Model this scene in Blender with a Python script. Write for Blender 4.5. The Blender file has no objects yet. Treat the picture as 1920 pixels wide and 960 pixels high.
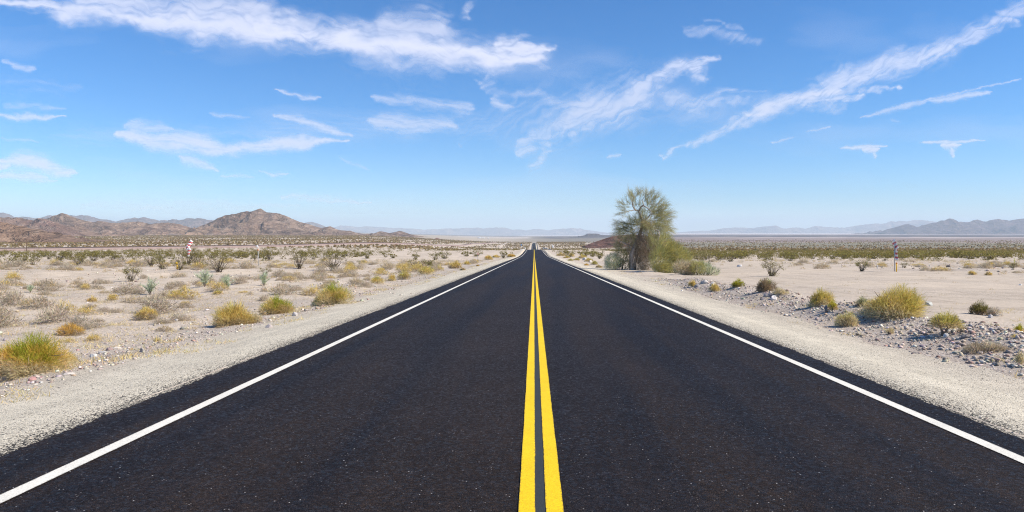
import bpy, math, random
import numpy as np
from mathutils import Vector, Euler

R = math.radians
SC = bpy.context.scene
COL = SC.collection

# ------------------------------------------------------------------ camera, sky, sun, exposure
EYE = 1.645
F = 1370.0                        # focal length in pixels of the 1920 wide photograph
PITCH = math.atan((480 - 434) / F)
YAW = math.atan(41.5 / F)
cam_d = bpy.data.cameras.new('camera')
cam = bpy.data.objects.new('camera', cam_d); COL.objects.link(cam)
cam_d.sensor_width = 36.0
cam_d.lens = 36.0 * F / 1920.0
cam_d.clip_start = 0.1; cam_d.clip_end = 600000.0
cam.location = (0, 0, EYE)
cam.rotation_euler = (math.pi / 2 - PITCH, 0, YAW)
SC.camera = cam

SUN_EL, SUN_AZ = 42.0, 102.0      # azimuth clockwise from +Y (north); the road runs along +Y
world = bpy.data.worlds.new('World'); SC.world = world; world.use_nodes = True
wn = world.node_tree; wn.nodes.clear()
sky = wn.nodes.new('ShaderNodeTexSky'); sky.sky_type = 'NISHITA'; sky.sun_disc = False
sky.sun_elevation = R(SUN_EL); sky.sun_rotation = R(SUN_AZ)
sky.altitude = 300; sky.air_density = 0.9; sky.dust_density = 0.1; sky.ozone_density = 9.0
bg = wn.nodes.new('ShaderNodeBackground'); bg.inputs[1].default_value = 0.115
wo = wn.nodes.new('ShaderNodeOutputWorld')
hs = wn.nodes.new('ShaderNodeHueSaturation'); hs.inputs['Saturation'].default_value = 1.16; wn.links.new(sky.outputs[0], hs.inputs['Color']); wn.links.new(hs.outputs[0], bg.inputs[0]); wn.links.new(bg.outputs[0], wo.inputs[0])

sun_d = bpy.data.lights.new('sun', 'SUN'); sun_d.energy = 4.95; sun_d.angle = R(0.53); sun_d.color = (1.0, 0.905, 0.77)
sun = bpy.data.objects.new('sun', sun_d); COL.objects.link(sun)
_sd = Vector((math.sin(R(SUN_AZ)) * math.cos(R(SUN_EL)), math.cos(R(SUN_AZ)) * math.cos(R(SUN_EL)), math.sin(R(SUN_EL))))
sun.rotation_euler = _sd.to_track_quat('Z', 'Y').to_euler()
sun.location = (50, -20, 60)

vs = SC.view_settings
vs.view_transform = 'Standard'; vs.look = 'None'; vs.gamma = 1.0; vs.use_curve_mapping = False
vs.exposure = 0.45
SC.render.engine = 'CYCLES'
cy = SC.cycles
cy.filter_width = 1.1; cy.max_bounces = 5; cy.diffuse_bounces = 2; cy.glossy_bounces = 2; cy.transmission_bounces = 3
cy.transparent_max_bounces = 8; cy.volume_bounces = 2
cy.use_denoising = True; cy.denoiser = 'OPENIMAGEDENOISE'; cy.denoising_input_passes = 'RGB_ALBEDO_NORMAL'; cy.denoising_prefilter = 'NONE'; cy.use_adaptive_sampling = False

# ------------------------------------------------------------------ noise and terrain in numpy
def _h(ix, iy, s):
    n = (ix.astype(np.int64) * 374761393 + iy.astype(np.int64) * 668265263 + s * 974634777) & 0xffffffff
    n = ((n ^ (n >> 13)) * 1274126177) & 0xffffffff
    n = ((n ^ (n >> 15)) * 2246822519) & 0xffffffff
    return (n ^ (n >> 16)) & 0xffffffff
def perlin(x, y, s=0):
    x = np.asarray(x, float); y = np.asarray(y, float)
    ix = np.floor(x); iy = np.floor(y); fx = x - ix; fy = y - iy
    u = fx * fx * fx * (fx * (fx * 6 - 15) + 10); v = fy * fy * fy * (fy * (fy * 6 - 15) + 10)
    def g(a, b):
        an = _h(ix + a, iy + b, s) * (2 * math.pi / 4294967296.0)
        return np.cos(an) * (fx - a) + np.sin(an) * (fy - b)
    a = g(0, 0); b = g(1, 0); c = g(0, 1); d = g(1, 1)
    return 1.5 * ((a + u * (b - a)) * (1 - v) + (c + u * (d - c)) * v)
def fbm(x, y, o=4, s=0, gain=.5):
    r = 0; a = 1
    for k in range(o):
        r = r + a * perlin(x * 2 ** k + 17.3 * k, y * 2 ** k - 9.1 * k, s + k); a *= gain
    return r
def ridged(x, y, o=5, s=0, gain=.55):
    r = 0; a = 1; w = 1
    for k in range(o):
        n = 1 - np.abs(perlin(x * 2 ** k + 5.2 * k, y * 2 ** k + 3.7 * k, s + k)); n = n * n * w
        w = np.clip(n * 1.6, 0, 1); r = r + a * n; a *= gain
    return r
def sst(a, b, x):
    t = np.clip((x - a) / (b - a), 0, 1); return t * t * (3 - 2 * t)

def profile(tab):
    ys, zs = np.array(tab, float).T
    g = np.arange(-200, 5001, 2.0)
    z = np.where(g < ys[0], zs[0] + (zs[1] - zs[0]) / (ys[1] - ys[0]) * (g - ys[0]), np.interp(g, ys, zs))
    k = np.hanning(23); k /= k.sum()
    zz = np.convolve(np.pad(z, 11, mode='reflect', reflect_type='odd'), k, 'valid')
    def f(y):
        y = np.asarray(y, float)
        w = sst(4000, 5000, y)
        return np.interp(y, g, zz) * (1 - w) + np.interp(y, ys, zs) * w
    return f
def lin(y): return -EYE - .0263 * y
zc = profile([(0, lin(0)), (200, lin(200)), (270, -8.15), (345, -8.95), (385, -9.5), (405, -10.1), (450, -12.0), (600, -17.5), (900, -25.5),
              (1400, -33.7), (2250, -36.1), (2600, -41), (3000, -50), (6000, -62), (12000, -85), (30000, -160), (50000, -200)])
zl = profile([(0, lin(0)), (250, lin(250)), (330, -9.8), (436, -11.8), (640, -13), (1000, -15), (1800, -18), (3600, -20), (8000, -24), (30000, -60), (50000, -80)])
zr = profile([(0, lin(0)), (250, lin(250)), (350, -10.3), (500, -13.6), (800, -19), (1500, -28.5), (3000, -40), (6000, -50), (12000, -60), (20000, -64),
              (30000, -70), (50000, -90)])
def road_z(y): return zc(y) + EYE
def H(x, y):
    x = np.asarray(x, float); y = np.asarray(y, float)
    t = x / np.maximum(y, 150)
    wl = sst(-.03, -.25, t); wr = sst(.03, .2, t)
    z = zc(y) * (1 - wl - wr) + zl(y) * wl + zr(y) * wr + EYE
    d = np.abs(x)
    off = sst(4.9, 8, d)
    far = sst(250, 700, y)
    z = z - .10 * sst(4.35, 6.4, d) - np.where(x < 0, .16, .02) * sst(6.2, 8.2, d)
    und = .30 * fbm(x / 11, y / 11, 3, 3) * sst(9, 22, d) + .10 * fbm(x / 2.6, y / 2.6, 3, 7) * sst(6.2, 9, d) + .022 * fbm(x / .7, y / .7, 2, 9) * sst(5, 6.8, d)
    flat = 1 - .75 * sst(10.5, 13, x) * (1 - sst(30, 42, x)) * (1 - sst(110, 140, y))
    z = z + und * (1 - .6 * far) * flat
    bm = sst(4, 8, y) * (1 - sst(38, 47, y)) * np.exp(-((x - 8.2 - .5 * perlin(y / 6, 0 * y, 31)) / 1.15) ** 2)
    z = z + bm * (.27 + .18 * perlin(y / 2.2, x / 2.2, 33) + .06 * perlin(x / .6, y / .6, 34))
    z = z + sst(600, 1600, y) * 1.6 * fbm(x / 260, y / 260, 3, 12) * sst(12, 80, d)
    bed = 4.28 + .0022 * np.maximum(y, 0)
    z = z - (.07 + .0009 * np.maximum(y, 0)) * (1 - sst(bed - .25, bed + .02, d)) * (y < 3200)
    return z

CR = cam.rotation_euler.to_matrix()
def ray(px, py):
    v = CR @ Vector(((px - 960) / F, (480 - py) / F, -1)); return np.array(v)
_RY = np.concatenate([np.arange(2, 60, .05), 60 * 1.0015 ** np.arange(0, 4500)]); _RY = _RY[_RY < 44000]
def at(px, py):
    """the ground point seen at a pixel of the photograph"""
    d = ray(px, py); x = d[0] / d[1] * _RY; z = EYE + d[2] / d[1] * _RY
    hit = np.nonzero(z <= H(x, _RY))[0]
    i = hit[0] if len(hit) else len(_RY) - 1
    return np.array([x[i], _RY[i], float(H(x[i], _RY[i]))])
def proj(p):
    v = CR.transposed() @ (Vector(p) - Vector((0, 0, EYE)))
    return 960 + F * v.x / -v.z, 480 - F * v.y / -v.z
def ppm(y): return F / max(y, 1.0)       # photo pixels per metre at depth y

# ------------------------------------------------------------------ object helpers
def mesh_np(name, V, faces, mat=None, col=None, smooth=False, attrs=None, mat_idx=None):
    """faces: list of int arrays of shape (n, k)"""
    me = bpy.data.meshes.new(name)
    V = np.asarray(V, np.float32)
    me.vertices.add(len(V)); me.vertices.foreach_set('co', V.ravel())
    faces = [np.asarray(f, np.int32) for f in faces if len(f)]
    loops = np.concatenate([f.ravel() for f in faces]); tot = np.concatenate([np.full(len(f), f.shape[1], np.int32) for f in faces])
    st = np.concatenate([[0], np.cumsum(tot)[:-1]]).astype(np.int32)
    me.loops.add(len(loops)); me.loops.foreach_set('vertex_index', loops)
    me.polygons.add(len(tot)); me.polygons.foreach_set('loop_start', st); me.polygons.foreach_set('loop_total', tot)
    if smooth: me.polygons.foreach_set('use_smooth', np.ones(len(tot), bool))
    if mat_idx is not None: me.polygons.foreach_set('material_index', np.asarray(mat_idx, np.int32))
    if col is not None:
        a = me.attributes.new('Col', 'FLOAT_COLOR', 'POINT')
        c = np.ones((len(V), 4), np.float32); c[:, :3] = col; a.data.foreach_set('color', c.ravel())
    for k, v in (attrs or {}).items():
        a = me.attributes.new(k, 'FLOAT', 'POINT'); a.data.foreach_set('value', np.asarray(v, np.float32))
    for m in (mat if isinstance(mat, (list, tuple)) else [mat]):
        if m: me.materials.append(m)
    me.update(calc_edges=True); me.validate()
    return me
def link(name, me, parent=None, loc=None, rz=0, scale=None):
    o = bpy.data.objects.new(name, me); COL.objects.link(o)
    if parent: o.parent = parent
    if loc is not None: o.location = [float(v) for v in loc]
    if rz: o.rotation_euler = (0, 0, rz)
    if scale is not None: o.scale = scale if hasattr(scale, '__len__') else (scale,) * 3
    return o
def tag(o, label=None, cat=None, group=None, kind=None):
    for k, v in (('label', label), ('category', cat), ('group', group), ('kind', kind)):
        if v: o[k] = v
    return o
def thing(name, label, cat, loc, group=None, rz=0, scale=None):
    return tag(link(name, None, None, loc, rz, scale), label, cat, group)

class MB:
    """collects boxes, tubes, prisms into one mesh"""
    def __init__(s): s.V = []; s.F = {}; s.n = 0; s.M = {}
    def add(s, V, Fs, m=0):
        for f in Fs:
            f = np.asarray(f) + s.n
            s.F.setdefault((f.shape[1], m), []).append(f)
        s.V.append(np.asarray(V, float)); s.n += len(V)
    def box(s, c, size, rot=(0, 0, 0), m=0, bev=0.0):
        h = np.array(size) / 2.0; b = min(bev, *(h * .45)) if bev else 0
        E = np.array(Euler(rot).to_matrix())
        if not b:
            P = np.array([[x, y, z] for x in (-1, 1) for y in (-1, 1) for z in (-1, 1)]) * h
            Q = [[0, 1, 3, 2], [4, 6, 7, 5], [0, 4, 5, 1], [2, 3, 7, 6], [0, 2, 6, 4], [1, 5, 7, 3]]
            s.add(P @ E.T + np.array(c), [np.array(Q)], m)
        else:
            ring = []
            def r8(hx, hy, z): return [(-hx + b, -hy, z), (hx - b, -hy, z), (hx, -hy + b, z), (hx, hy - b, z), (hx - b, hy, z), (-hx + b, hy, z), (-hx, hy - b, z), (-hx, -hy + b, z)]
            P = r8(h[0] - b, h[1] - b, -h[2]) + r8(h[0], h[1], -h[2] + b) + r8(h[0], h[1], h[2] - b) + r8(h[0] - b, h[1] - b, h[2])
            q = [[k * 8 + i, k * 8 + (i + 1) % 8, k * 8 + 8 + (i + 1) % 8, k * 8 + 8 + i] for k in range(3) for i in range(8)]
            s.add(np.array(P) @ E.T + np.array(c), [np.array(q), np.array([list(range(7, -1, -1)), list(range(24, 32))])], m)
    def tube(s, pts, rad, n=7, m=0, cap=True):
        P = np.array(pts, float); k = len(P); rad = np.broadcast_to(np.array(rad, float), (k,))
        T = np.gradient(P, axis=0); T /= np.linalg.norm(T, axis=1)[:, None] + 1e-9
        up = np.array([0.31, 0.87, 0.38]); V = []
        for i in range(k):
            a = np.cross(T[i], up); a /= np.linalg.norm(a) + 1e-9; b = np.cross(T[i], a)
            an = np.arange(n) * 2 * math.pi / n
            V.append(P[i] + rad[i] * (np.cos(an)[:, None] * a + np.sin(an)[:, None] * b))
        V = np.concatenate(V)
        q = [[i * n + j, i * n + (j + 1) % n, (i + 1) * n + (j + 1) % n, (i + 1) * n + j] for i in range(k - 1) for j in range(n)]
        fs = [np.array(q)]
        if cap: fs.append(np.array([list(range(n - 1, -1, -1)), list(range((k - 1) * n, k * n))]))
        s.add(V, fs, m)
    def mesh(s, name, mat, smooth=False):
        fs = []; mi = []
        for (k, m), lst in s.F.items():
            f = np.concatenate(lst); fs.append(f); mi.append(np.full(len(f), m))
        return mesh_np(name, np.concatenate(s.V), fs, mat, smooth=smooth, mat_idx=np.concatenate(mi))
    def build(s, name, mat, parent=None, smooth=False, **k): return link(name, s.mesh(name, mat, smooth), parent, **k)

# ------------------------------------------------------------------ materials
class NT:
    def __init__(s, name):
        s.m = bpy.data.materials.new(name); s.m.use_nodes = True; s.t = s.m.node_tree; s.t.nodes.clear()
        s.out = s.t.nodes.new('ShaderNodeOutputMaterial')
    def set(s, sock, v):
        if hasattr(v, 'is_linked') or isinstance(v, bpy.types.NodeSocket): s.t.links.new(v, sock)
        else: sock.default_value = v if not isinstance(v, tuple) or len(v) != 3 or sock.type == 'VECTOR' else (*v, 1)
    def n(s, ty, ins=None, **at_):
        nd = s.t.nodes.new('ShaderNode' + ty)
        for k, v in at_.items(): setattr(nd, k, v)
        for k, v in (ins or {}).items(): s.set(nd.inputs[k], v)
        return nd
    def math(s, op, a, b=0.0, c=0.0, clamp=False):
        nd = s.n('Math', operation=op, use_clamp=clamp); s.set(nd.inputs[0], a); s.set(nd.inputs[1], b); s.set(nd.inputs[2], c); return nd.outputs[0]
    def mix(s, f, a, b, blend='MIX'):
        nd = s.n('Mix', data_type='RGBA', blend_type=blend); s.set(nd.inputs[0], f); s.set(nd.inputs[6], a); s.set(nd.inputs[7], b); return nd.outputs[2]
    def ramp(s, f, stops, interp='LINEAR'):
        nd = s.n('ValToRGB'); r = nd.color_ramp; r.interpolation = interp
        while len(r.elements) < len(stops): r.elements.new(.5)
        for e, (p, c) in zip(r.elements, stops): e.position = p; e.color = (*c, 1) if hasattr(c, '__len__') else (c, c, c, 1)
        s.set(nd.inputs[0], f); return nd.outputs[0]
    def pos(s): return s.n('NewGeometry').outputs['Position']
    def map(s, v, scale=(1, 1, 1), rot=(0, 0, 0)):
        nd = s.n('Mapping'); s.set(nd.inputs[0], v); nd.inputs[2].default_value = rot; nd.inputs[3].default_value = scale; return nd.outputs[0]
    def noise(s, v, sc, det=3.0, rough=.55, dist=0.0):
        nd = s.n('TexNoise', {'Scale': sc, 'Detail': det, 'Roughness': rough, 'Distortion': dist}); s.set(nd.inputs['Vector'], v); return nd.outputs[0]
    def voro(s, v, sc, out='Color', rnd=1.0, feature='F1'):
        nd = s.n('TexVoronoi', {'Scale': sc, 'Randomness': rnd}, feature=feature); s.set(nd.inputs['Vector'], v); return nd.outputs[out]
    def attr(s, name, out='Fac'): return s.n('Attribute', attribute_name=name).outputs[out]
    def sep(s, c): return s.n('SeparateColor', {0: c}).outputs
    def bump(s, h, st=.5, dist=.02): return s.n('Bump', {'Strength': st, 'Distance': dist, 'Height': h}).outputs[0]
    def pbr(s, col, rough=.9, spec=.2, normal=None, metal=0.0):
        nd = s.n('BsdfPrincipled'); s.set(nd.inputs['Base Color'], col); s.set(nd.inputs['Roughness'], rough)
        s.set(nd.inputs['Specular IOR Level'], spec); s.set(nd.inputs['Metallic'], metal)
        if normal is not None: s.set(nd.inputs['Normal'], normal)
        return nd.outputs[0]
    def done(s, sh, vol=False): s.t.links.new(sh, s.out.inputs[1 if vol else 0]); return s.m

def plain(name, col, rough=.6, spec=.3, var=.15, scale=8.0, metal=0.0):
    t = NT(name); p = t.n('TexCoord').outputs['Object']
    n = t.noise(p, scale, 4)
    c = t.mix(t.math('MULTIPLY', n, 1.0), tuple(np.array(col) * (1 - var)), tuple(np.minimum(np.array(col) * (1 + var), .95)))
    return t.done(t.pbr(c, rough, spec, t.bump(n, .15, .01), metal))

def ground_mat():
    t = NT('desert_ground'); p = t.pos()
    base = t.attr('Col', 'Color'); stony = t.attr('stony'); near = t.attr('near')
    n_big = t.noise(p, .06, 4); n_mid = t.noise(p, .8, 5, .6); n_fin = t.noise(p, 9, 4, .65)
    c = t.mix(1.0, base, t.ramp(n_big, [(.3, .90), (.7, 1.08)]), 'MULTIPLY')
    c = t.mix(1.0, c, t.ramp(n_mid, [(.28, (.80, .78, .76)), (.5, (1, 1, 1)), (.75, (1.10, 1.09, 1.08))]), 'MULTIPLY')
    c = t.mix(near, c, t.mix(1.0, c, t.ramp(n_fin, [(.3, .80), (.5, 1.0), (.7, 1.15)]), 'MULTIPLY'))
    # pebbles of several sizes: every cell its own stone colour
    h = n_fin
    for sc, thr, amt in ((55., .45, .8), (26., .55, .9), (11., .80, .95)):
        col = t.sep(t.voro(p, sc, 'Color')); dist = t.voro(p, sc, 'Distance')
        inside = t.ramp(dist, [(.30, 1.0), (.48, 0.0)])
        pick = t.math('MULTIPLY', t.math('GREATER_THAN', col[0], thr), t.math('MULTIPLY', inside, stony))
        stone = t.ramp(col[1], [(0, (.10, .09, .085)), (.30, (.24, .21, .195)), (.6, (.46, .40, .36)), (.85, (.60, .56, .51)), (1, (.72, .70, .67))])
        c = t.mix(t.math('MULTIPLY', pick, amt), c, stone)
        h = t.math('ADD', h, t.math('MULTIPLY', pick, t.math('SUBTRACT', .9, dist)))
    nm = t.n('Bump', {'Strength': t.math('MULTIPLY', near, .55), 'Distance': .03, 'Height': h}).outputs[0]
    return t.done(t.pbr(c, .95, .08, nm))

def shoulder_mat():
    t = NT('shoulder_gravel'); p = t.pos()
    base = t.attr('Col', 'Color')
    n_mid = t.noise(p, 1.3, 4); h = t.noise(p, 60, 2)
    c = t.mix(1.0, base, t.ramp(n_mid, [(.3, .80), (.7, 1.12)]), 'MULTIPLY')
    tr = t.noise(t.map(p, (3.2, .12, 1)), 1.0, 3)
    c = t.mix(1.0, c, t.ramp(tr, [(.35, .84), (.6, 1.08)]), 'MULTIPLY')
    dark = t.attr('grit')
    for sc in (95., 58.):
        v = t.sep(t.voro(p, sc, 'Color')); d = t.voro(p, sc, 'Distance')
        g = t.ramp(v[0], [(0, (.07, .062, .055)), (.08, (.20, .175, .145)), (.16, (.50, .44, .35)), (.6, (.68, .61, .48)), (1, (.85, .79, .66))])
        c = t.mix(t.math('MULTIPLY', t.ramp(d, [(.35, 1.0), (.55, 0.2)]), .55), c, g)
        bl = t.math('MULTIPLY', t.math('LESS_THAN', v[2], dark), .92)
        c = t.mix(bl, c, (.026, .025, .026))
        h = t.math('ADD', h, t.math('SUBTRACT', .8, d))
    return t.done(t.pbr(c, .95, .1, t.bump(h, .6, .012)))

def asphalt_mat():
    t = NT('asphalt'); p = t.pos()
    along = t.noise(t.map(p, (1.1, .018, 1)), 1.0, 3, .6)
    blot = t.noise(p, .55, 4, .6)
    c = t.mix(t.ramp(along, [(.42, 0.0), (.58, 1.0)]), (.0140, .0108, .0112), (.0235, .0158, .0120))
    c = t.mix(1.0, c, t.ramp(blot, [(.3, .86), (.7, 1.15)]), 'MULTIPLY')
    v = t.sep(t.voro(p, 110., 'Color')); d = t.voro(p, 110., 'Distance')
    c = t.mix(1.0, c, t.ramp(v[0], [(0, .45), (.55, .95), (.9, 1.6), (1, 2.4)]), 'MULTIPLY')
    v2 = t.sep(t.voro(p, 38., 'Color')); d2 = t.voro(p, 38., 'Distance')
    mid = t.noise(t.map(p, (1, .45, 1)), 14, 3, .7)
    c = t.mix(1.0, c, t.ramp(mid, [(.3, .78), (.5, 1.0), (.7, 1.28)]), 'MULTIPLY')
    chip = t.math('MULTIPLY', t.math('GREATER_THAN', v2[0], .80), t.ramp(d2, [(.13, 1.0), (.25, 0.0)]))
    c = t.mix(chip, c, t.ramp(v2[1], [(0, (.07, .058, .050)), (.5, (.14, .128, .125)), (.88, (.27, .255, .25)), (1, (.60, .58, .57))]))
    h = t.math('ADD', t.math('SUBTRACT', .7, d), t.noise(p, 160, 2))
    rg = t.ramp(v2[2], [(0, .42), (.4, .62), (1, .8)])
    return t.done(t.pbr(c, rg, .09, t.bump(h, .75, .008)))

def paint_mat(name, col, worn):
    t = NT(name); p = t.pos()
    v = t.sep(t.voro(p, 120., 'Color')); n = t.noise(p, 45, 4, .7); n2 = t.noise(p, 3.0, 4)
    c = t.mix(1.0, col, t.ramp(v[0], [(0, .80), (.5, 1.0), (1, 1.06)]), 'MULTIPLY')
    c = t.mix(1.0, c, t.ramp(n2, [(.3, .93), (.7, 1.04)]), 'MULTIPLY')
    edge = t.attr('edge')
    k = t.math('GREATER_THAN', t.math('ADD', n, t.math('MULTIPLY', edge, .35)), worn)
    c = t.mix(k, c, t.mix(.5, (.05, .047, .045), col))
    return t.done(t.pbr(c, .75, .2, t.bump(t.math('ADD', n, v[1]), .35, .006)))

def leaf_mat(name, trans=.35, rough=.7):
    t = NT(name); a = t.attr('Col', 'Color')
    d = t.n('BsdfDiffuse', {'Color': a}).outputs[0]
    tr = t.n('BsdfTranslucent', {'Color': t.mix(1.0, a, (1.0, 1.0, .8), 'MULTIPLY')}).outputs[0]
    m = t.n('MixShader', {0: trans, 1: d, 2: tr}).outputs[0]
    return t.done(m)

def bark_mat():
    t = NT('pale_bark'); p = t.n('TexCoord').outputs['Object']
    n = t.noise(t.map(p, (6, 6, 1.6)), 3.0, 6, .65, .6); n2 = t.noise(p, 1.6, 3)
    c = t.ramp(n, [(.28, (.11, .088, .068)), (.46, (.34, .285, .225)), (.70, (.60, .53, .44))])
    c = t.mix(1.0, c, t.ramp(n2, [(.3, .75), (.7, 1.15)]), 'MULTIPLY')
    return t.done(t.pbr(c, .9, .1, t.bump(n, .8, .03)))

def rock_mat():
    t = NT('desert_stone'); a = t.attr('Col', 'Color'); p = t.pos()
    n = t.noise(p, 14, 5, .6); n2 = t.noise(p, 70, 3)
    c = t.mix(1.0, a, t.ramp(n, [(.3, .75), (.7, 1.2)]), 'MULTIPLY')
    return t.done(t.pbr(c, .9, .15, t.bump(t.math('ADD', n, t.math('MULTIPLY', n2, .4)), .5, .02)))

def mountain_mat(name, c1, c2, c3, sc):
    t = NT(name); p = t.pos()
    n = t.noise(p, .004 * sc, 8, .62, .5); n2 = t.noise(t.map(p, (1, 1, 2.2)), .010 * sc, 6, .62, 1.4); n3 = t.noise(p, .0011 * sc, 4)
    st = t.noise(t.map(p, (1, .4, 2.6), (0, R(24), 0)), .012 * sc, 6, .7, 2.4)
    c = t.mix(t.ramp(n, [(.38, 0.0), (.62, 1.0)]), c1, c2)
    c = t.mix(t.math('MULTIPLY', t.ramp(st, [(.52, 0.0), (.62, 1.0)]), .55), c, c3)
    c = t.mix(1.0, c, t.ramp(n2, [(.34, .62), (.5, 1.0), (.66, 1.34)]), 'MULTIPLY')
    c = t.mix(1.0, c, t.ramp(n3, [(.35, (.90, .90, .94)), (.65, (1.10, 1.04, 1.0))]), 'MULTIPLY')
    c = t.mix(t.attr('fan'), c, (.40, .325, .27))
    nm = t.bump(t.math('ADD', n2, n), 1.0, 60.0 / sc)
    return t.done(t.pbr(c, .95, .05, nm))

M = dict(
    ground=ground_mat(), shoulder=shoulder_mat(), asphalt=asphalt_mat(),
    white=paint_mat('white_paint', (.75, .72, .63), .70), yellow=paint_mat('yellow_paint', (.82, .55, .012), .77),
    strip=paint_mat('dark_sealed_strip', (.040, .046, .048), .9),
    leaf=leaf_mat('thin_foliage', .45), straw=leaf_mat('dry_stems', .4), bark=bark_mat(), rock=rock_mat(),
    steel=plain('galvanised_steel', (.42, .43, .44), .5, .4, .12, 12, .4), white_metal=plain('white_sheet', (.80, .80, .78), .5, .3, .05),
    red=plain('red_sheet', (.58, .11, .12), .5, .3, .08), yellow_metal=plain('yellow_plastic', (.80, .47, .03), .5, .3, .08),
    orange=plain('orange_band', (.75, .22, .03), .5, .3, .08), blue=plain('blue_sheet', (.16, .32, .55), .5, .3, .08),
    wood=plain('weathered_wood', (.13, .085, .06), .9, .1, .25, 4), concrete=plain('pale_concrete', (.62, .60, .56), .9, .1, .1, 2),
    lime=plain('lime_plastic', (.55, .55, .12), .5, .3, .1), reddish=plain('pink_tape', (.70, .33, .28), .6, .2, .1),
    ballast=None)

# ------------------------------------------------------------------ the ground sheet
def axis_x():
    a = list(np.arange(0, 14.01, .14)); s = .14
    while a[-1] < 52000: s *= 1.028; a.append(a[-1] + s)
    a = np.array(a); return np.concatenate([-a[:0:-1], a])
def axis_y():
    a = list(np.arange(-46, 2, 2.0)) + [2.0]; s = .14
    while a[-1] < 47000: s *= 1.0145 if a[-1] < 60 else 1.013; a.append(a[-1] + s)
    return np.array(a)
AX, AY = axis_x(), axis_y()
GX, GY = np.meshgrid(AX, AY)
gx, gy = GX.ravel(), GY.ravel()
gz = H(gx, gy)
nx, ny = len(AX), len(AY)
idx = np.arange(nx * ny).reshape(ny, nx)
quads = np.stack([idx[:-1, :-1], idx[:-1, 1:], idx[1:, 1:], idx[1:, :-1]], -1).reshape(-1, 4)
def zones(x, y):
    d = np.abs(x); t = x / np.maximum(y, 1)
    C = np.empty((len(x), 3)); C[:] = (.53, .452, .362)
    def lay(w, c):
        w = np.clip(w, 0, 1)[:, None]; C[:] = C * (1 - w) + np.array(c) * w
    w1 = fbm(x / 9, y / 9, 3, 41); w2 = fbm(x / 40, y / 40, 3, 44); w3 = fbm(x / 500, y / 900, 4, 47); w4 = fbm(x / 3000, y / 1500, 4, 52)
    lay(.55 * sst(0, .5, w1), (.46, .383, .30))
    lay(.5 * sst(.1, .6, -w2), (.55, .468, .375))
    # smooth pale sand: the wash at left, the turn-out at right
    wash = sst(40, 47, y + 2 * w1) * (1 - sst(62, 72, y + 2 * w1)) * sst(-15, -19, x + 2 * w1)
    turn = sst(10.8, 12.5, x + .8 * w1) * (1 - sst(30, 38, x + 4 * w1)) * (1 - sst(95, 130, y))
    pull = sst(-6.1, -6.5, x) * (1 - sst(-8.8, -9.6, x)) * sst(26, 30, y) * (1 - sst(44, 50, y))
    lay(.8 * np.maximum(np.maximum(wash, turn), pull), (.52, .44, .345))
    smooth = np.maximum(np.maximum(wash, turn), pull)
    # beyond: scrub plain, dry lake, lava
    for xt in (13.2, 15.0, 18.6, 20.4, 25.0):
        lay(.55 * np.exp(-((x - xt - .5 * w2 - .012 * (y - 30)) / .16) ** 2) * (1 - sst(60, 100, y)) * sst(-.5, .3, w1), (.40, .33, .26))
    far = sst(1500, 4200, y)
    lay(far * sst(-.1, .05, t) * .95, (.215, .195, .165))
    lay(far * sst(0, -.12, t) * .6, (.33, .285, .225))
    g1 = sst(650, 1000, y) * (1 - sst(1800, 2600, y + 300 * w3)) * sst(.08, .2, t)
    lay(.9 * g1, (.21, .20, .15))
    lay(sst(2000, 2600, y + 300 * w3) * sst(.1, .2, t), (.255, .20, .185))
    lay(.6 * sst(.1, .45, w3) * sst(1800, 2600, y) * sst(.1, .2, t), (.36, .30, .275))
    lay(sst(5200, 6000, y + 500 * w4) * (1 - sst(7600, 8200, y)) * sst(.12, .4, t + .1 * w4), (.47, .40, .37))
    lava = sst(6200, 6700, y + 900 * w4) * (1 - sst(12500, 14000, y + 1500 * w4)) * sst(-.02, .03, t + .01 * w4)
    lay(lava * .92, (.085, .072, .075))
    lay(lava * sst(.25, .5, w3) * .5, (.36, .31, .29))
    lay(sst(14000, 16000, y + 1500 * w4), (.52, .46, .43))
    lay(sst(6800, 7400, y) * (1 - sst(9500, 11000, y)) * sst(-.13, -.1, t) * (1 - sst(-.012, .0, t)) * sst(-.1, .2, w4 + .15), (.56, .50, .46))
    lay(sst(10500, 12000, y) * (1 - sst(-.03, .0, t)) * .85, (.14, .13, .13))
    lay(sst(26000, 30000, y), (.30, .27, .27))
    stony = (.35 + .5 * sst(-.1, .5, w1)) * (1 - .35 * smooth)
    vl = sst(-5.9, -6.6, x) * (1 - sst(-9, -13, x))
    stony = np.maximum(stony, vl * .9 * (1 - pull))
    berm = sst(6.1, 6.9, x + .3 * w1) * (1 - sst(9.8, 11, x)) * sst(4, 8, y) * (1 - sst(40, 50, y))
    lay(.75 * berm, (.43, .365, .30)); stony = np.maximum(stony, berm)
    stony = stony * (1 - sst(80, 220, y))
    return C, stony, 1 - sst(50, 200, y)
gc, gst, gnear = zones(gx, gy)
ground = link('ground', mesh_np('ground', np.stack([gx, gy, gz], 1), [quads], M['ground'], gc, True, {'stony': gst, 'near': gnear}))
tag(ground, kind='structure')

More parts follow.
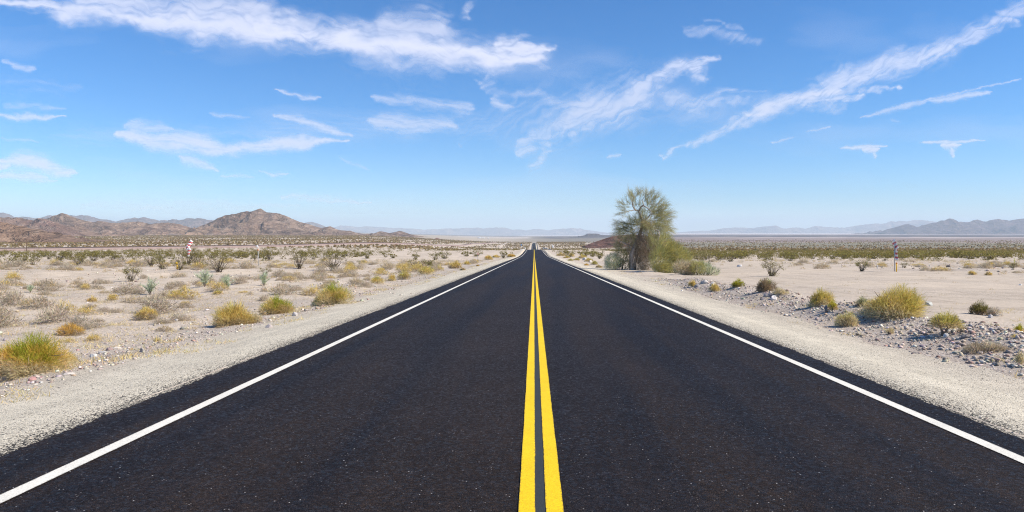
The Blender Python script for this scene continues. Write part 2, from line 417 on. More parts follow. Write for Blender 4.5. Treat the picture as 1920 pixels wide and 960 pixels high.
# ------------------------------------------------------------------ the road
def seq(y0, y1, s0, g):
    a = [y0]; s = s0
    while a[-1] < y1: a.append(a[-1] + s); s *= g
    return np.array(a)
def strip(name, xs_fn, y, z_off, mat, attrs_fn=None, col_fn=None, kind='structure', zfn=None):
    cols = xs_fn(y)                              # list of x arrays (one per column)
    X = np.stack(cols, 1); Y = np.repeat(y[:, None], X.shape[1], 1)
    Z = (zfn(X, Y) if zfn else road_z(Y)) + z_off
    k = X.shape[1]; id_ = np.arange(X.size).reshape(X.shape)
    q = np.stack([id_[:-1, :-1], id_[:-1, 1:], id_[1:, 1:], id_[1:, :-1]], -1).reshape(-1, 4)
    at_ = attrs_fn(X, Y) if attrs_fn else None
    c = col_fn(X, Y) if col_fn else None
    o = link(name, mesh_np(name, np.stack([X, Y, Z], -1).reshape(-1, 3), [q], mat, c, True, at_))
    return tag(o, kind=kind)
def ragged(x0, y, s, amp):
    return x0 + amp * np.clip(1 - y / 250, 0, 1) * (perlin(y / .9, 0 * y, s) + .8 * perlin(y / .23, 0 * y, s + 1) + .8 * perlin(y / .07, 0 * y, s + 2) + .7 * perlin(y / 5, 0 * y, s + 3))
yr = np.concatenate([seq(-40, 1.5, 2, 1.0)[:-1], seq(2, 3100, .03, 1.0042)])
strip('road', lambda y: [ragged(-4.24, y, 61, .045), 0 * y - 3, 0 * y, 0 * y + 3, ragged(4.25, y, 71, .03)], yr, .012, M['asphalt'])
edge2 = lambda X, Y: {'edge': np.broadcast_to(np.array([1., 0, 0, 1.]), X.shape).ravel()}
ys2 = seq(2, 3100, .04, 1.006); ys2 = np.concatenate([[-40., 0.], ys2])
def line(x0, w, s):
    return lambda y: [x0 - w / 2 + ragged(0, y, s, .0025), 0 * y + x0 - w * .36, 0 * y + x0 + w * .36, x0 + w / 2 + ragged(0, y, s + 4, .0025)]
strip('edge_line', line(-3.49, .125, 81), ys2, .017, M['white'], edge2)
strip('edge_line', line(3.81, .125, 85), ys2, .017, M['white'], edge2)
yel = ys2[ys2 < 1200]
strip('centre_line', line(-.044, .104, 91), yel, .0205, M['yellow'], edge2)
strip('centre_line', line(.131, .110, 95), yel, .0205, M['yellow'], edge2)
strip('centre_strip', lambda y: [0 * y - .02, 0 * y + .0, 0 * y + .085, 0 * y + .1], yel, .0165, M['strip'], edge2)
# gravel shoulders
def sh(sgn, s):
    def f(y):
        out = 6.45 + .25 * perlin(y / 4, 0 * y, s) + .12 * perlin(y / 1.1, 0 * y, s + 1) + .9 * (sst(30, 42, y) * (1 - sst(70, 90, y)) if sgn > 0 else 0)
        return [sgn * (4.0 + (out - 4.0) * k) for k in ((0, .12, .2, .3, .45, .6, .8, 1.0) if sgn > 0 else (1.0, .8, .6, .45, .3, .2, .12, 0))]
    return f
def sh_attr(X, Y):
    d = np.abs(X); return {'grit': (.85 * np.exp(-np.maximum(d - 4.2, 0) / .16) + .035).ravel()}
def sh_col(X, Y):
    d = np.abs(X).ravel(); w = sst(5.3, 6.5, d + .35 * fbm(X.ravel() / 1.2, Y.ravel() / 3, 3, 5))[:, None]
    return np.array((.64, .58, .45)) * (1 - w) + np.array((.50, .43, .34)) * w
ysh = np.concatenate([[-40.], seq(1.5, 3000, .06, 1.007)])
for sgn in (-1, 1):
    strip('road_shoulder', sh(sgn, 101 if sgn < 0 else 111), ysh, .009, M['shoulder'], sh_attr, sh_col,
          zfn=lambda X, Y: np.where(np.abs(X) < 4.32, road_z(Y) - .012, H(np.where(X < 0, np.minimum(X, -4.33), np.maximum(X, 4.33)), Y)) + .0 * X)

# ------------------------------------------------------------------ railway on its embankment, dirt track
def path_pts(pxd):
    P = np.array([((px - 1001.5) / F * d, d) for px, d in pxd]); s = np.concatenate([[0], np.cumsum(np.linalg.norm(np.diff(P, axis=0), axis=1))])
    q = np.arange(0, s[-1], 8.0); P = np.stack([np.interp(q, s, P[:, 0]), np.interp(q, s, P[:, 1])], 1)
    k = np.hanning(15); k /= k.sum()
    return np.stack([np.convolve(np.pad(P[:, i], 7, mode='reflect', reflect_type='odd'), k, 'valid') for i in (0, 1)], 1)
def ribbon(name, P, prof, mats, midx, zref=None):
    """prof: (offset across, height) points; every span of the profile has its own material slot"""
    T = np.gradient(P, axis=0); T /= np.linalg.norm(T, axis=1)[:, None]; Nn = np.stack([-T[:, 1], T[:, 0]], 1)
    zb = H(P[:, 0], P[:, 1]); k = np.hanning(21); k /= k.sum(); zb = np.convolve(np.pad(zb, 10, mode='edge'), k, 'valid')
    V = np.stack([np.column_stack([P + Nn * o, zb + h]) for o, h in prof], 1); n = len(prof)
    id_ = np.arange(len(P) * n).reshape(len(P), n)
    q = np.stack([id_[:-1, :-1], id_[:-1, 1:], id_[1:, 1:], id_[1:, :-1]], -1).reshape(-1, 4)
    return tag(link(name, mesh_np(name, V.reshape(-1, 3), [q], mats, smooth=False, mat_idx=np.tile(midx, len(P) - 1))), kind='structure')
RAIL = path_pts([(-420, 370), (-150, 405), (0, 436), (250, 505), (500, 600), (640, 760), (760, 1050), (850, 1500), (920, 2300), (960, 3400)])
m_emb = plain('embankment_soil', (.30, .225, .20), .95, .05, .25, .6); m_bal = plain('dark_ballast', (.085, .070, .068), .95, .05, .3, .8)
m_rail = plain('rusty_rail', (.12, .085, .07), .7, .3, .1, 2)
ribbon('railway', RAIL, [(-7, -.9), (-3.4, 1.5), (-1.7, 1.95), (-.85, 1.97), (-.84, 2.12), (-.72, 2.12), (-.71, 1.97), (.71, 1.97), (.72, 2.12), (.84, 2.12), (.85, 1.97), (1.7, 1.95), (3.4, 1.5), (7, -.9)],
       [m_emb, m_bal, m_rail], [0, 1, 1, 2, 2, 2, 1, 2, 2, 2, 1, 1, 0])
a_, b_ = at(936, 463.2), at(958, 455.4)
TR = np.array([a_[:2] + (b_[:2] - a_[:2]) * k for k in np.linspace(0, 1, 60)])
ribbon('dirt_track', TR, [(-3.5, -.4), (-3, .35), (3, .35), (3.5, -.4)], [plain('pale_track', (.52, .45, .375), .95, .05, .1, .3)], [0, 0, 0])

# ------------------------------------------------------------------ mountains
MT = dict(
    brown=mountain_mat('brown_rock', (.30, .215, .158), (.195, .132, .102), (.46, .355, .27), 1.0),
    mauve=mountain_mat('mauve_rock', (.21, .14, .115), (.26, .19, .15), (.39, .30, .245), .8),
    purple=mountain_mat('purple_rock', (.15, .105, .10), (.20, .145, .13), (.30, .24, .22), .45),
    violet=mountain_mat('violet_rock', (.12, .082, .092), (.155, .11, .115), (.24, .19, .18), .45),
    far=mountain_mat('far_rock', (.20, .15, .13), (.26, .20, .175), (.36, .30, .27), .3),
    cinder=mountain_mat('red_cinder', (.20, .105, .078), (.15, .085, .068), (.25, .145, .105), 3.0),
    lava=mountain_mat('dark_lava', (.085, .072, .075), (.11, .09, .09), (.16, .13, .125), 1.5))
def mountain(name, sil, D, T, mat, seed, nrow=70, px_step=1.3, rough=1.3, sink=6.0, wander=.18, fan=.0):
    px, py = np.array(sil, float).T
    yc = D + T * .42                                    # mean depth of the crest
    k = np.arange(px[0], px[-1] + .01, px_step)
    x = np.array([ray(p, 440)[0] / ray(p, 440)[1] for p in k]) * yc
    el = np.array([ray(p, q)[2] / ray(p, q)[1] for p, q in zip(k, np.interp(k, px, py))])
    crest = EYE + el * yc                               # absolute height of the crest line
    v = np.linspace(0, 1, nrow)
    X, Vv = np.meshgrid(x, v); Y = D + T * Vv
    base = H(X, Y)
    P = np.maximum(crest[None, :] - base, 0)
    pm = max(P.max(), 1e-3); L = T / 2.6
    vr = .42 + wander * perlin(X / (L * 1.3), X * 0, seed)
    rise = np.clip(Vv / vr, 0, 1); fall = np.clip((1 - Vv) / (1 - vr), 0, 1)
    shape = np.where(Vv < vr, rise ** 1.15, fall ** 1.1)
    wx = .35 * fbm(X / L, Y / L, 3, seed + 1); wy = .35 * fbm(X / L + 9, Y / L, 3, seed + 2)
    rd = ridged(X / L * 1.25 + wx, Y / L * .8 + wy, 6, seed + 3, .52) / 1.75
    rd2 = ridged(X / (L * .33) + wx * 2, Y / (L * .33) + wy * 2, 4, seed + 5, .5) / 1.7
    mid = np.sin(np.clip(shape, 0, 1) * math.pi)        # spurs cut the flanks, not the crest
    hh = P * shape * (1 - .72 * mid * (1 - rd) * rough) - pm * .30 * mid * (1 - rd2) * rough * (P / pm) ** .5
    hh = hh + P * .10 * rough * (rd2 - .7) * shape
    Z = base + np.where(shape > .02, hh, 0) - sink * (1 - sst(0, .06, shape)) - .5
    fn = (sst(.30, .05, shape) * fan * sst(.2, .6, 1 - rd)).ravel()
    n = len(k); id_ = np.arange(n * nrow).reshape(nrow, n)
    q = np.stack([id_[:-1, :-1], id_[:-1, 1:], id_[1:, 1:], id_[1:, :-1]], -1).reshape(-1, 4)
    o = link(name, mesh_np(name, np.stack([X, Y, Z], -1).reshape(-1, 3), [q], MT[mat], smooth=True, attrs={'fan': fn}))
    return tag(o, kind='structure')
mountain('hills', [(-260, 452), (-160, 412), (-70, 404), (0, 415), (16, 417), (39, 420), (55, 427), (72, 430), (94, 438), (122, 443), (142, 450), (164, 456), (185, 463)],
         840, 420, 'brown', 11, 90, 1.0, fan=.5)
mountain('hills', [(-300, 430), (-60, 404), (0, 405), (15, 404.5), (44, 412), (59, 406), (72, 409.5), (92, 413), (109, 420), (122, 426), (136, 434), (160, 444)], 2300, 900, 'mauve', 23, 80, 1.0, fan=.3)
mountain('hills', [(60, 440), (98, 414), (122, 405), (144, 400), (153, 402), (166, 408), (192, 416), (206, 414), (225, 418), (252, 416), (265, 415.5), (278, 419), (304, 416), (322, 420), (337, 426), (354, 431.5), (380, 442)],
         3500, 1500, 'brown', 37, 90, 1.0, fan=.4)
mountain('mountains', [(-400, 405), (0, 398.5), (15, 398), (28, 404), (50, 407), (70, 407), (92, 403.5), (109, 403.6), (131, 400), (175, 409.5), (201, 415), (208, 412), (230, 408), (256, 408), (265, 407), (276, 408), (291, 412), (328, 413), (348, 410.6), (363, 413), (376, 410.6), (394, 409.5), (430, 412), (480, 420)],
         12000, 5000, 'purple', 45, 70, 1.3)
mountain('mountains', [(335, 445), (355, 430), (370, 422.5), (390, 414), (410, 404), (422.5, 399), (437, 399), (452, 395), (465, 393), (472, 395.5), (490, 391), (500, 397.5), (520, 398), (535, 404), (542, 406.5), (564, 416), (577, 418), (592.5, 424), (605, 427), (620.6, 422), (636, 430), (650, 431.5), (658, 431.5), (667.5, 436), (683, 439), (699, 439), (714, 433), (730, 437), (749, 432.5), (761, 435.6), (774, 441), (788, 448), (796, 452)],
         3500, 1700, 'brown', 57, 120, .8, fan=.35)
mountain('hills', [(806, 452), (813, 448), (819, 445.2), (824, 447.5), (834, 452)], 3300, 130, 'cinder', 61, 24, .6)
mountain('mountains', [(540, 430), (577, 417), (589, 415), (605, 420.6), (622, 428), (660, 434), (690, 440)], 17000, 5000, 'far', 66, 50, 1.3)
mountain('mountains', [(560, 432), (627, 425), (642.5, 422), (667, 424), (711, 425), (739, 427), (774, 427.5), (792, 430), (817, 429), (855, 427.5), (871, 426), (896, 426), (907.5, 428), (927.5, 425), (947.5, 426), (960, 430), (969, 429), (986, 432), (997.5, 428.5), (1017.5, 429), (1029, 430.6), (1037.5, 429), (1050, 429), (1069, 427), (1087.5, 428), (1095, 430), (1112, 432), (1125, 434), (1137, 436), (1200, 438), (1260, 438.5)],
         33000, 7000, 'far', 71, 60, 1.3)
mountain('mountains', [(1190, 440), (1256, 437), (1294, 433.5), (1329, 432), (1343, 430), (1362, 427), (1392, 426), (1408, 427.6), (1430, 424), (1448, 423), (1465, 428), (1494.6, 426), (1513, 428.7), (1540.6, 423), (1578.5, 426), (1591, 426), (1616, 421), (1638, 419), (1666, 415), (1707, 412.5), (1735, 411), (1760, 416), (1860, 416), (1890, 415), (2000, 418), (2200, 414)],
         31000, 6000, 'far', 83, 60, 1.3)
mountain('mountains', [(1655, 436), (1661.6, 431), (1685, 423), (1700.6, 419.7), (1713, 424), (1722, 423), (1747.5, 415.6), (1772.5, 409), (1791, 414), (1810, 415), (1832, 411), (1847.5, 415), (1872.5, 411), (1891, 413), (1907, 409), (1920, 406), (1990, 402), (2120, 412), (2300, 405)],
         15500, 4200, 'violet', 94, 70, 1.3)
mountain('hills', [(1086, 442.5), (1096, 441), (1100.5, 438), (1104, 437.8), (1119, 437.8), (1122, 438.2), (1127, 440.4), (1150, 441), (1200, 442)], 9000, 900, 'lava', 97, 40, .7, .4, wander=.02)
mountain('hills', [(1096, 461), (1103.5, 457), (1129, 448), (1145, 442.5), (1160, 440), (1180, 439), (1205, 440), (1235, 446), (1262, 454), (1289, 460), (1304, 463)], 1330, 330, 'cinder', 99, 50, .8, .35, wander=.03)

# ------------------------------------------------------------------ clouds: thin cirrus sheet 9 km up
def cloud_sheet():
    st = 1.6
    gx_ = np.arange(-260, 2180, st); gy_ = np.arange(-60, 402, st)
    PX, PY = np.meshgrid(gx_, gy_)
    def dens_of(strokes, ang, sx, sy, warp, seed, contrast, taper=.25):
        wx = PX + warp * fbm(PX / 90, PY / 60, 4, seed); wy = PY + warp * .7 * fbm(PX / 80 + 5, PY / 45, 4, seed + 3)
        wx = wx + 2.2 * fbm(PX / 14, PY / 10, 3, seed + 6); wy = wy + 1.8 * fbm(PX / 14, PY / 10, 3, seed + 8)
        D = np.zeros_like(PX)
        for (x0, y0, x1, y1, w0, w1, a) in strokes:
            dx, dy = x1 - x0, y1 - y0; L2 = dx * dx + dy * dy
            t = np.clip(((wx - x0) * dx + (wy - y0) * dy) / L2, 0, 1)
            r = np.hypot(wx - x0 - t * dx, wy - y0 - t * dy) / (1.2 * (w0 + (w1 - w0) * t) * (1 - taper * np.abs(2 * t - 1) ** 3))
            D = np.maximum(D, a * (.80 * np.exp(-np.clip(r, 0, 5) ** 2 * 1.15) + .24 * np.exp(-np.clip(r, 0, 5) ** 2 * .30)) * (r < 5))
        c, s = math.cos(ang), math.sin(ang)
        u = (PX * c + PY * s + .6 * warp * fbm(PX / 60, PY / 60, 3, seed + 11)); v = (-PX * s + PY * c + .6 * warp * fbm(PX / 60, PY / 60, 3, seed + 13))
        fib = fbm(u / sx, v / sy, 5, seed + 15, .6)
        clump = fbm(PX / 70, PY / 40, 4, seed + 20)
        tex = sst(-1.25, 1.35, fib * contrast * 1.1 + .45 * clump + (D - .35) * 2.0)
        return D * (.30 + .70 * tex) * sst(-.05, .38, D + .25 * (tex - .4))
    A = dens_of([(-200, -10, 0, 5, 20, 12, .8), (0, 6, 250, 28, 10, 22, .85), (150, 0, 480, 25, 18, 34, .75), (250, 30, 520, 62, 22, 26, .9), (480, 50, 720, 82, 24, 24, .95),
                 (680, 78, 860, 95, 34, 36, .95), (720, 45, 830, 60, 26, 30, .7), (840, 98, 1010, 108, 22, 20, .95), (930, 85, 1028, 92, 14, 8, .9), (880, 18, 890, 35, 14, 8, .5)],
                math.radians(8), 130, 13, 22, 201, .8)
    B = dens_of([(215, 250, 430, 282, 14, 20, .85), (400, 280, 655, 262, 15, 7, .85), (330, 292, 420, 318, 10, 8, .7), (230, 235, 330, 245, 14, 10, .6), (-150, 300, 20, 312, 20, 16, .8), (0, 296, 150, 322, 15, 10, .85), (0, 330, 100, 332, 9, 7, .7),
                 (-60, 212, 120, 222, 6, 4, .75), (0, 195, 120, 203, 7, 5, .4), (0, 112, 70, 130, 5, 7, .5), (520, 213, 660, 252, 9, 8, .7), (515, 170, 595, 186, 3, 5, .7), (690, 225, 850, 238, 16, 14, .65), (690, 180, 890, 205, 7, 12, .55),
                 (530, 367, 690, 376, 7, 5, .5), (480, 322, 536, 325, 4, 4, .6), (425, 329, 470, 332, 4, 4, .5), (925, 187, 960, 198, 9, 9, .6), (400, 212, 470, 220, 5, 5, .4), (640, 295, 690, 315, 4, 4, .4), (150, 388, 560, 384, 12, 9, .34), (430, 245, 760, 235, 26, 30, .26), (100, 255, 420, 250, 34, 30, .22), (-40, 150, 160, 165, 20, 20, .2), (0, 262, 80, 268, 4, 3, .4)],
                math.radians(6), 90, 8, 11, 301, .85, .7)
    Cc = dens_of([(975, 275, 1090, 215, 14, 34, .55), (1060, 230, 1230, 165, 34, 34, .72), (1180, 165, 1345, 108, 22, 6, .7), (1250, 190, 1400, 188, 16, 8, .5), (1000, 305, 1045, 275, 8, 8, .5), (905, 155, 1060, 200, 8, 18, .4), (960, 275, 1110, 245, 8, 10, .55), (1370, 170, 1430, 165, 6, 5, .35), (860, 235, 1120, 190, 40, 55, .26), (1180, 215, 1420, 190, 40, 30, .25), (1310, 175, 1380, 160, 14, 8, .45)],
                 math.radians(-28), 110, 9, 26, 401, 1.0)
    Dd = dens_of([(1238, 292, 1420, 218, 4, 9, .6), (1400, 215, 1560, 168, 13, 18, .85), (1545, 165, 1770, 88, 18, 20, .72), (1740, 85, 1900, 42, 16, 12, .6), (1880, 30, 2000, -20, 14, 20, .55), (1495, 197, 1620, 176, 7, 5, .7), (1610, 170, 1690, 164, 4, 4, .55), (1430, 200, 1580, 195, 14, 6, .45), (1290, 52, 1420, 75, 8, 12, .38), (1330, 38, 1390, 50, 5, 5, .3)],
                 math.radians(-30), 60, 8, 18, 501, 1.0)
    E = dens_of([(1610, 221, 1740, 190, 3, 7, .6), (1740, 190, 1862, 172, 8, 5, .65), (1640, 210, 1920, 146, 1.5, 2, .6), (1440, 268, 1490, 256, 2, 2, .5), (1512, 247, 1558, 237, 2, 2.5, .55), (1135, 294, 1166, 289, 3, 4, .6),
                 (1575, 277, 1668, 274, 4, 2.5, .8), (1618, 280, 1650, 280, 7, 6, .85), (1640, 285, 1642, 298, 5, 2, .7), (1722, 268, 1852, 262, 3.5, 2, .8), (1762, 273, 1800, 271, 7, 6, .9), (1782, 278, 1788, 296, 7, 2, .75), (1670, 224, 1690, 228, 3, 3, .4), (1680, 163, 1692, 166, 4, 4, .8), (860, 270, 868, 276, 4, 3, .4)],
                math.radians(-14), 40, 7, 2.5, 601, .6, .85)
    W = .16 * sst(-.1, .8, fbm(PX / 420, PY / 110, 4, 701)) * sst(-40, 120, PY)
    al = 1 - (1 - A) * (1 - B) * (1 - Cc) * (1 - Dd) * (1 - E) * (1 - W)
    al = np.clip(al, 0, 1) ** 1.1 * .84
    ALT = 9000.0
    V = np.empty(PX.shape + (3,))
    d = np.stack([(PX - 960) / F, (480 - PY) / F, -np.ones_like(PX)], -1) @ np.array(CR).T
    V = d / d[..., 2:3] * ALT; V[..., 2] += EYE + 350 * fbm(PX / 60, PY / 40, 3, 77) * 0
    ny_, nx_ = PX.shape; id_ = np.arange(nx_ * ny_).reshape(ny_, nx_)
    q = np.stack([id_[:-1, :-1], id_[1:, :-1], id_[1:, 1:], id_[:-1, 1:]], -1).reshape(-1, 4)
    a = al.ravel(); keep = a[q].max(1) > .012; q = q[keep]
    used = np.unique(q); rem = np.zeros(nx_ * ny_, np.int64); rem[used] = np.arange(len(used))
    t = NT('cirrus'); al_ = t.attr('thick')
    tr = t.n('BsdfTranslucent', {'Color': (.86, .88, .94, 1)}).outputs[0]; df = t.n('BsdfDiffuse', {'Color': (.95, .96, .98, 1)}).outputs[0]
    m = t.n('MixShader', {0: .35, 1: tr, 2: df}).outputs[0]
    sh_ = t.n('MixShader', {0: al_, 1: t.n('BsdfTransparent').outputs[0], 2: m}).outputs[0]
    me = mesh_np('clouds', V.reshape(-1, 3)[used], [rem[q]], t.done(sh_), attrs={'thick': a[used]}, smooth=True)
    tag(link('clouds', me), kind='stuff')
cloud_sheet()

# ------------------------------------------------------------------ haze
HAZE = 3.8e-5
hz = MB(); hz.box((0, 23900, 260), (109000, 48400, 940))
th = NT('haze'); vol = th.n('VolumePrincipled'); vol.inputs['Color'].default_value = (.74, .88, .98, 1); vol.inputs['Density'].default_value = HAZE; vol.inputs['Anisotropy'].default_value = 0.0
tag(hz.build('haze', th.done(vol.outputs[0], True)), kind='stuff')

# ------------------------------------------------------------------ plants
def unit(v): return v / (np.linalg.norm(v, axis=-1, keepdims=True) + 1e-9)
def blade_geo(P, D, L, W, bend, rng):
    n = len(P); s = unit(np.cross(D, rng.normal(size=(n, 3))))
    L = np.broadcast_to(L, (n,))[:, None]; W = np.broadcast_to(W, (n,))[:, None]
    B = rng.normal(size=(n, 3)) * bend; mid = P + D * L * .55 + B * L * .3; tip = P + (D + B) * L
    V = np.stack([P - s * W / 2, P + s * W / 2, mid - s * W * .4, mid + s * W * .4, tip], 1).reshape(-1, 3)
    o = (np.arange(n) * 5)[:, None]
    return V, [o + np.array([[0, 1, 3, 2]]), o + np.array([[2, 3, 4]])]
def blade_mesh(name, P, D, L, W, bend, C, rng, mat):
    V, Fs = blade_geo(P, D, L, W, bend, rng)
    return mesh_np(name, V, Fs, mat, np.repeat(C, 5, 0))
def jit(C, rng, a=.18): return np.clip(C * (1 + rng.normal(size=(len(C), 1)) * a) * (1 + rng.normal(size=C.shape) * .05), .005, .9)
PAL = dict(green=(.36, .39, .045), gold=(.72, .545, .19), deepgold=(.74, .46, .11), straw=(.70, .59, .39), tan=(.58, .45, .26), grey=(.47, .39, .31), dust=(.60, .51, .41),
           lime=(.46, .43, .05), olive=(.235, .205, .07), pale=(.62, .66, .50), dark=(.085, .07, .05), sage=(.38, .38, .225), yellowgreen=(.56, .49, .15), brown=(.34, .25, .165))
P3 = {k: np.array(v) for k, v in PAL.items()}

def tuft_geo(rng, w, dp, h, n, top, body, low, green_amt=.5, bw=.008, nclump=7, open_=.0, lean=(0, 0)):
    """a rounded bush of fine stems: several lumps, colour patches that belong to the plant"""
    k = nclump + 4; a = rng.uniform(0, 2 * math.pi, k); r = np.sqrt(rng.uniform(0, 1, k)) * .62
    cx, cy = np.cos(a) * r * w / 2, np.sin(a) * r * dp / 2; cx[0] = cy[0] = 0
    cr = rng.uniform(.34, .60, k) * w / 2 * (1.25 - .5 * r); ch = h * rng.uniform(.62, 1.0, k) * (1.1 - .55 * r); ch[0] = h; cr[0] = w * .32
    pc = cr * np.sqrt(ch); c = rng.choice(k, n, p=pc / pc.sum())
    az = rng.uniform(0, 2 * math.pi, n); ce = rng.uniform(-.02 + open_, 1, n) ** .85; se = np.sqrt(np.clip(1 - ce * ce, 0, 1))
    rr = rng.uniform(.72, 1.08, n)
    E = np.stack([cx[c] + np.cos(az) * se * cr[c] * rr, cy[c] + np.sin(az) * se * cr[c] * rr * dp / w, ce * ch[c] * rr], 1)
    E[:, 0] += lean[0] * E[:, 2]; E[:, 1] += lean[1] * E[:, 2]
    Bc = np.stack([cx[c] * .55, cy[c] * .55, np.zeros(n)], 1); fr = rng.uniform(.55, .92, n)[:, None]
    P = Bc + (E - Bc) * fr; P[:, 2] = np.maximum(P[:, 2], .01)
    D = E - P; L = np.linalg.norm(D, axis=1); D = unit(D + np.array([0, 0, .10]) * L[:, None] + rng.normal(size=(n, 3)) * .55 * L[:, None])
    sd = int(rng.integers(1, 9999)); q = perlin(E[:, 0] / (w * .30), E[:, 2] / (h * .5) + E[:, 1] / (dp * .4), sd) + .5 * rng.normal(size=n) * .4
    hn = E[:, 2] / h
    g = sst(.55 - green_amt, .95 - green_amt, q * .5 + hn * .65)[:, None]; lo = sst(.55, .12, hn + .3 * q)[:, None]
    C = P3[body] * (1 - g) + P3[top] * g; C = C * (1 - lo) + P3[low] * lo
    return P, D, L, bw * rng.uniform(.6, 1.3, n), jit(C, rng)
def stem_mesh(name, rng, w, h, n, mat, rad=.012, spread=.8):
    m = MB()
    for _ in range(n):
        a = rng.uniform(0, 2 * math.pi); s = rng.uniform(.15, spread * .8) * w / 2; t = h * rng.uniform(.40, .70)
        b = np.array([rng.normal() * .03 * w, rng.normal() * .03 * w, -.03]); e = np.array([math.cos(a) * s, math.sin(a) * s, t])
        mid = (b + e) / 2 + rng.normal(size=3) * .06 * h
        m.tube([b, mid, e], [rad, rad * .7, rad * .25], 4, cap=False)
    return m.mesh(name, mat)
TWIG = plain('grey_twig', (.23, .185, .15), .9, .1, .25, 9)
DRYTWIG = plain('dry_twig', (.42, .345, .27), .9, .1, .2, 9)
DARKTWIG = plain('dark_twig', (.105, .085, .07), .9, .1, .25, 9)

def tuft_parts(seed, w, dp, h, n, kw, stems=10, twig=None):
    rng = np.random.default_rng(seed)
    P, D, L, W, C = tuft_geo(rng, w, dp, h, n, **kw)
    f = blade_mesh('foliage', P, D, L, W, .16, C, rng, M['leaf'])
    s = stem_mesh('stems', rng, w, h * (.8 if twig else 1), stems, twig or TWIG, .006 if twig else .010 + .006 * w)
    return f, s
def creosote_parts(seed, w, h, nst=18, nleaf=700, leaf=.05, col='olive', dens_low=.35):
    rng = np.random.default_rng(seed); m = MB(); P = []; D = []
    for i in range(nst):
        a = rng.uniform(0, 2 * math.pi); s = rng.uniform(.25, 1.0) ** .7 * w / 2; t = h * rng.uniform(.65, 1.0) * (1 - .35 * (s / (w / 2)) ** 2)
        b = np.array([rng.normal() * .06 * w, rng.normal() * .06 * w, -.04]); e = np.array([math.cos(a) * s, math.sin(a) * s, t])
        mid = b * .45 + e * .55 + np.array([0, 0, .05 * h]) + rng.normal(size=3) * .05 * h
        m.tube([b, mid, e], [.014 * h, .009 * h, .003], 4, cap=False)
        for j in range(5):
            f = rng.uniform(.3, .9); p = (mid * (1 - f) + e * f) if f > .45 else (b * (1 - f) + mid * f) + 0
            q = p + unit(rng.normal(size=3) + np.array([math.cos(a), math.sin(a), .9])) * h * rng.uniform(.12, .3)
            m.tube([p, q], [.006 * h, .002], 3, cap=False)
            k = nleaf // (nst * 5); ff = rng.uniform(.2, 1.08, k)[:, None]; P.append(p + (q - p) * ff + rng.normal(size=(k, 3)) * .035 * h); D.append(np.tile(unit(q - p), (k, 1)))
    P = np.concatenate(P); D = unit(np.concatenate(D) + rng.normal(size=P.shape) * .6); P[:, 2] = np.maximum(P[:, 2], .04)
    n = len(P); C = np.tile(P3[col], (n, 1)); y = sst(.2, .8, rng.uniform(0, 1, n) * .6 + .4 * perlin(P[:, 0] * 2.2 / h, P[:, 2] * 2.2 / h, seed % 97))[:, None]
    C = C * (1 - .5 * y) + P3['yellowgreen'] * .5 * y
    f = blade_mesh('foliage', P, D, leaf * rng.uniform(.7, 1.5, n), leaf * .55, .2, jit(C, rng, .22), rng, M['leaf'])
    return f, m.mesh('branches', DARKTWIG)
def wispy_parts(seed, w, h, n, col, col2, bw=.009):
    """a pale, airy young shrub: thin upright green twigs"""
    rng = np.random.default_rng(seed); m = MB(); P = []; D = []; L = []
    for i in range(13):
        a = rng.uniform(0, 2 * math.pi); s = rng.uniform(.1, 1) * w / 2; e = np.array([math.cos(a) * s, math.sin(a) * s, h * rng.uniform(.6, 1) * (1 - .3 * (2 * s / w) ** 2)])
        mid = e * .5 + np.array([-e[0] * .2, -e[1] * .2, .04 * h])
        m.tube([(0, 0, -.03), mid, e], [.010 * h + .003, .008 * h, .002], 4, cap=False)
        k = n // 13; f = rng.uniform(.2, 1, k)[:, None]; p = np.where(f < .5, mid * f * 2, mid + (e - mid) * (f * 2 - 1))
        P.append(p); D.append(unit(unit(e) * .8 + rng.normal(size=(k, 3)) * .55 + np.array([0, 0, .3]))); L.append(h * rng.uniform(.10, .26, k))
    P = np.concatenate(P); D = np.concatenate(D); L = np.concatenate(L); q = rng.uniform(0, 1, len(P))[:, None]
    return blade_mesh('foliage', P, D, L, bw, .15, jit(P3[col] * q + P3[col2] * (1 - q), rng), rng, M['leaf']), m.mesh('branches', TWIG)

LAND = []            # (px, py, phrase) of the plants and posts with labels of their own
def plant(name, label, cat, loc, parts, group=None, rz=0, scale=None, pn=('foliage', 'stems')):
    o = thing(name, label, cat, loc, group, rz, scale)
    for n_, me in zip(pn, parts): link(n_, me, o)
    return o
TOPS = []
def tuft(px, py, wpx, hpx, label, top='green', body='gold', low='straw', n=2600, seed=None, name='desert_bush', cat='bush', group=None, land=None, dpk=.9, **kw):
    """a bush standing where the photo shows it: px, py its foot, wpx, hpx its size in photo pixels"""
    p = at(px, py); k = ppm(p[1]); w = wpx / k; h = hpx / k
    kw = dict(kw); kw['green_amt'] = kw.get('green_amt', .5) - (.23 if top == 'green' else .27 if top == 'yellowgreen' else 0)
    kw = dict(dict(top=top, body=body, low=low, bw=max(.0055, .55 / k)), **kw)
    n = int(n * 1.6); sd = seed or int(px * 7 + py)
    n = int(n * min(1.0, max(.35, wpx / 90)) ** .6)
    o = plant(name, label, cat, p - np.array([0, 0, .03]), tuft_parts(sd, w, w * dpk, h, n, kw, max(4, int(6 * min(1, wpx / 60)))), group)
    TOPS.append((p[0], p[1], w / 2))
    if land: LAND.append((px, py - hpx / 2, land))
    return o
BR = 'bushes along the road verges'
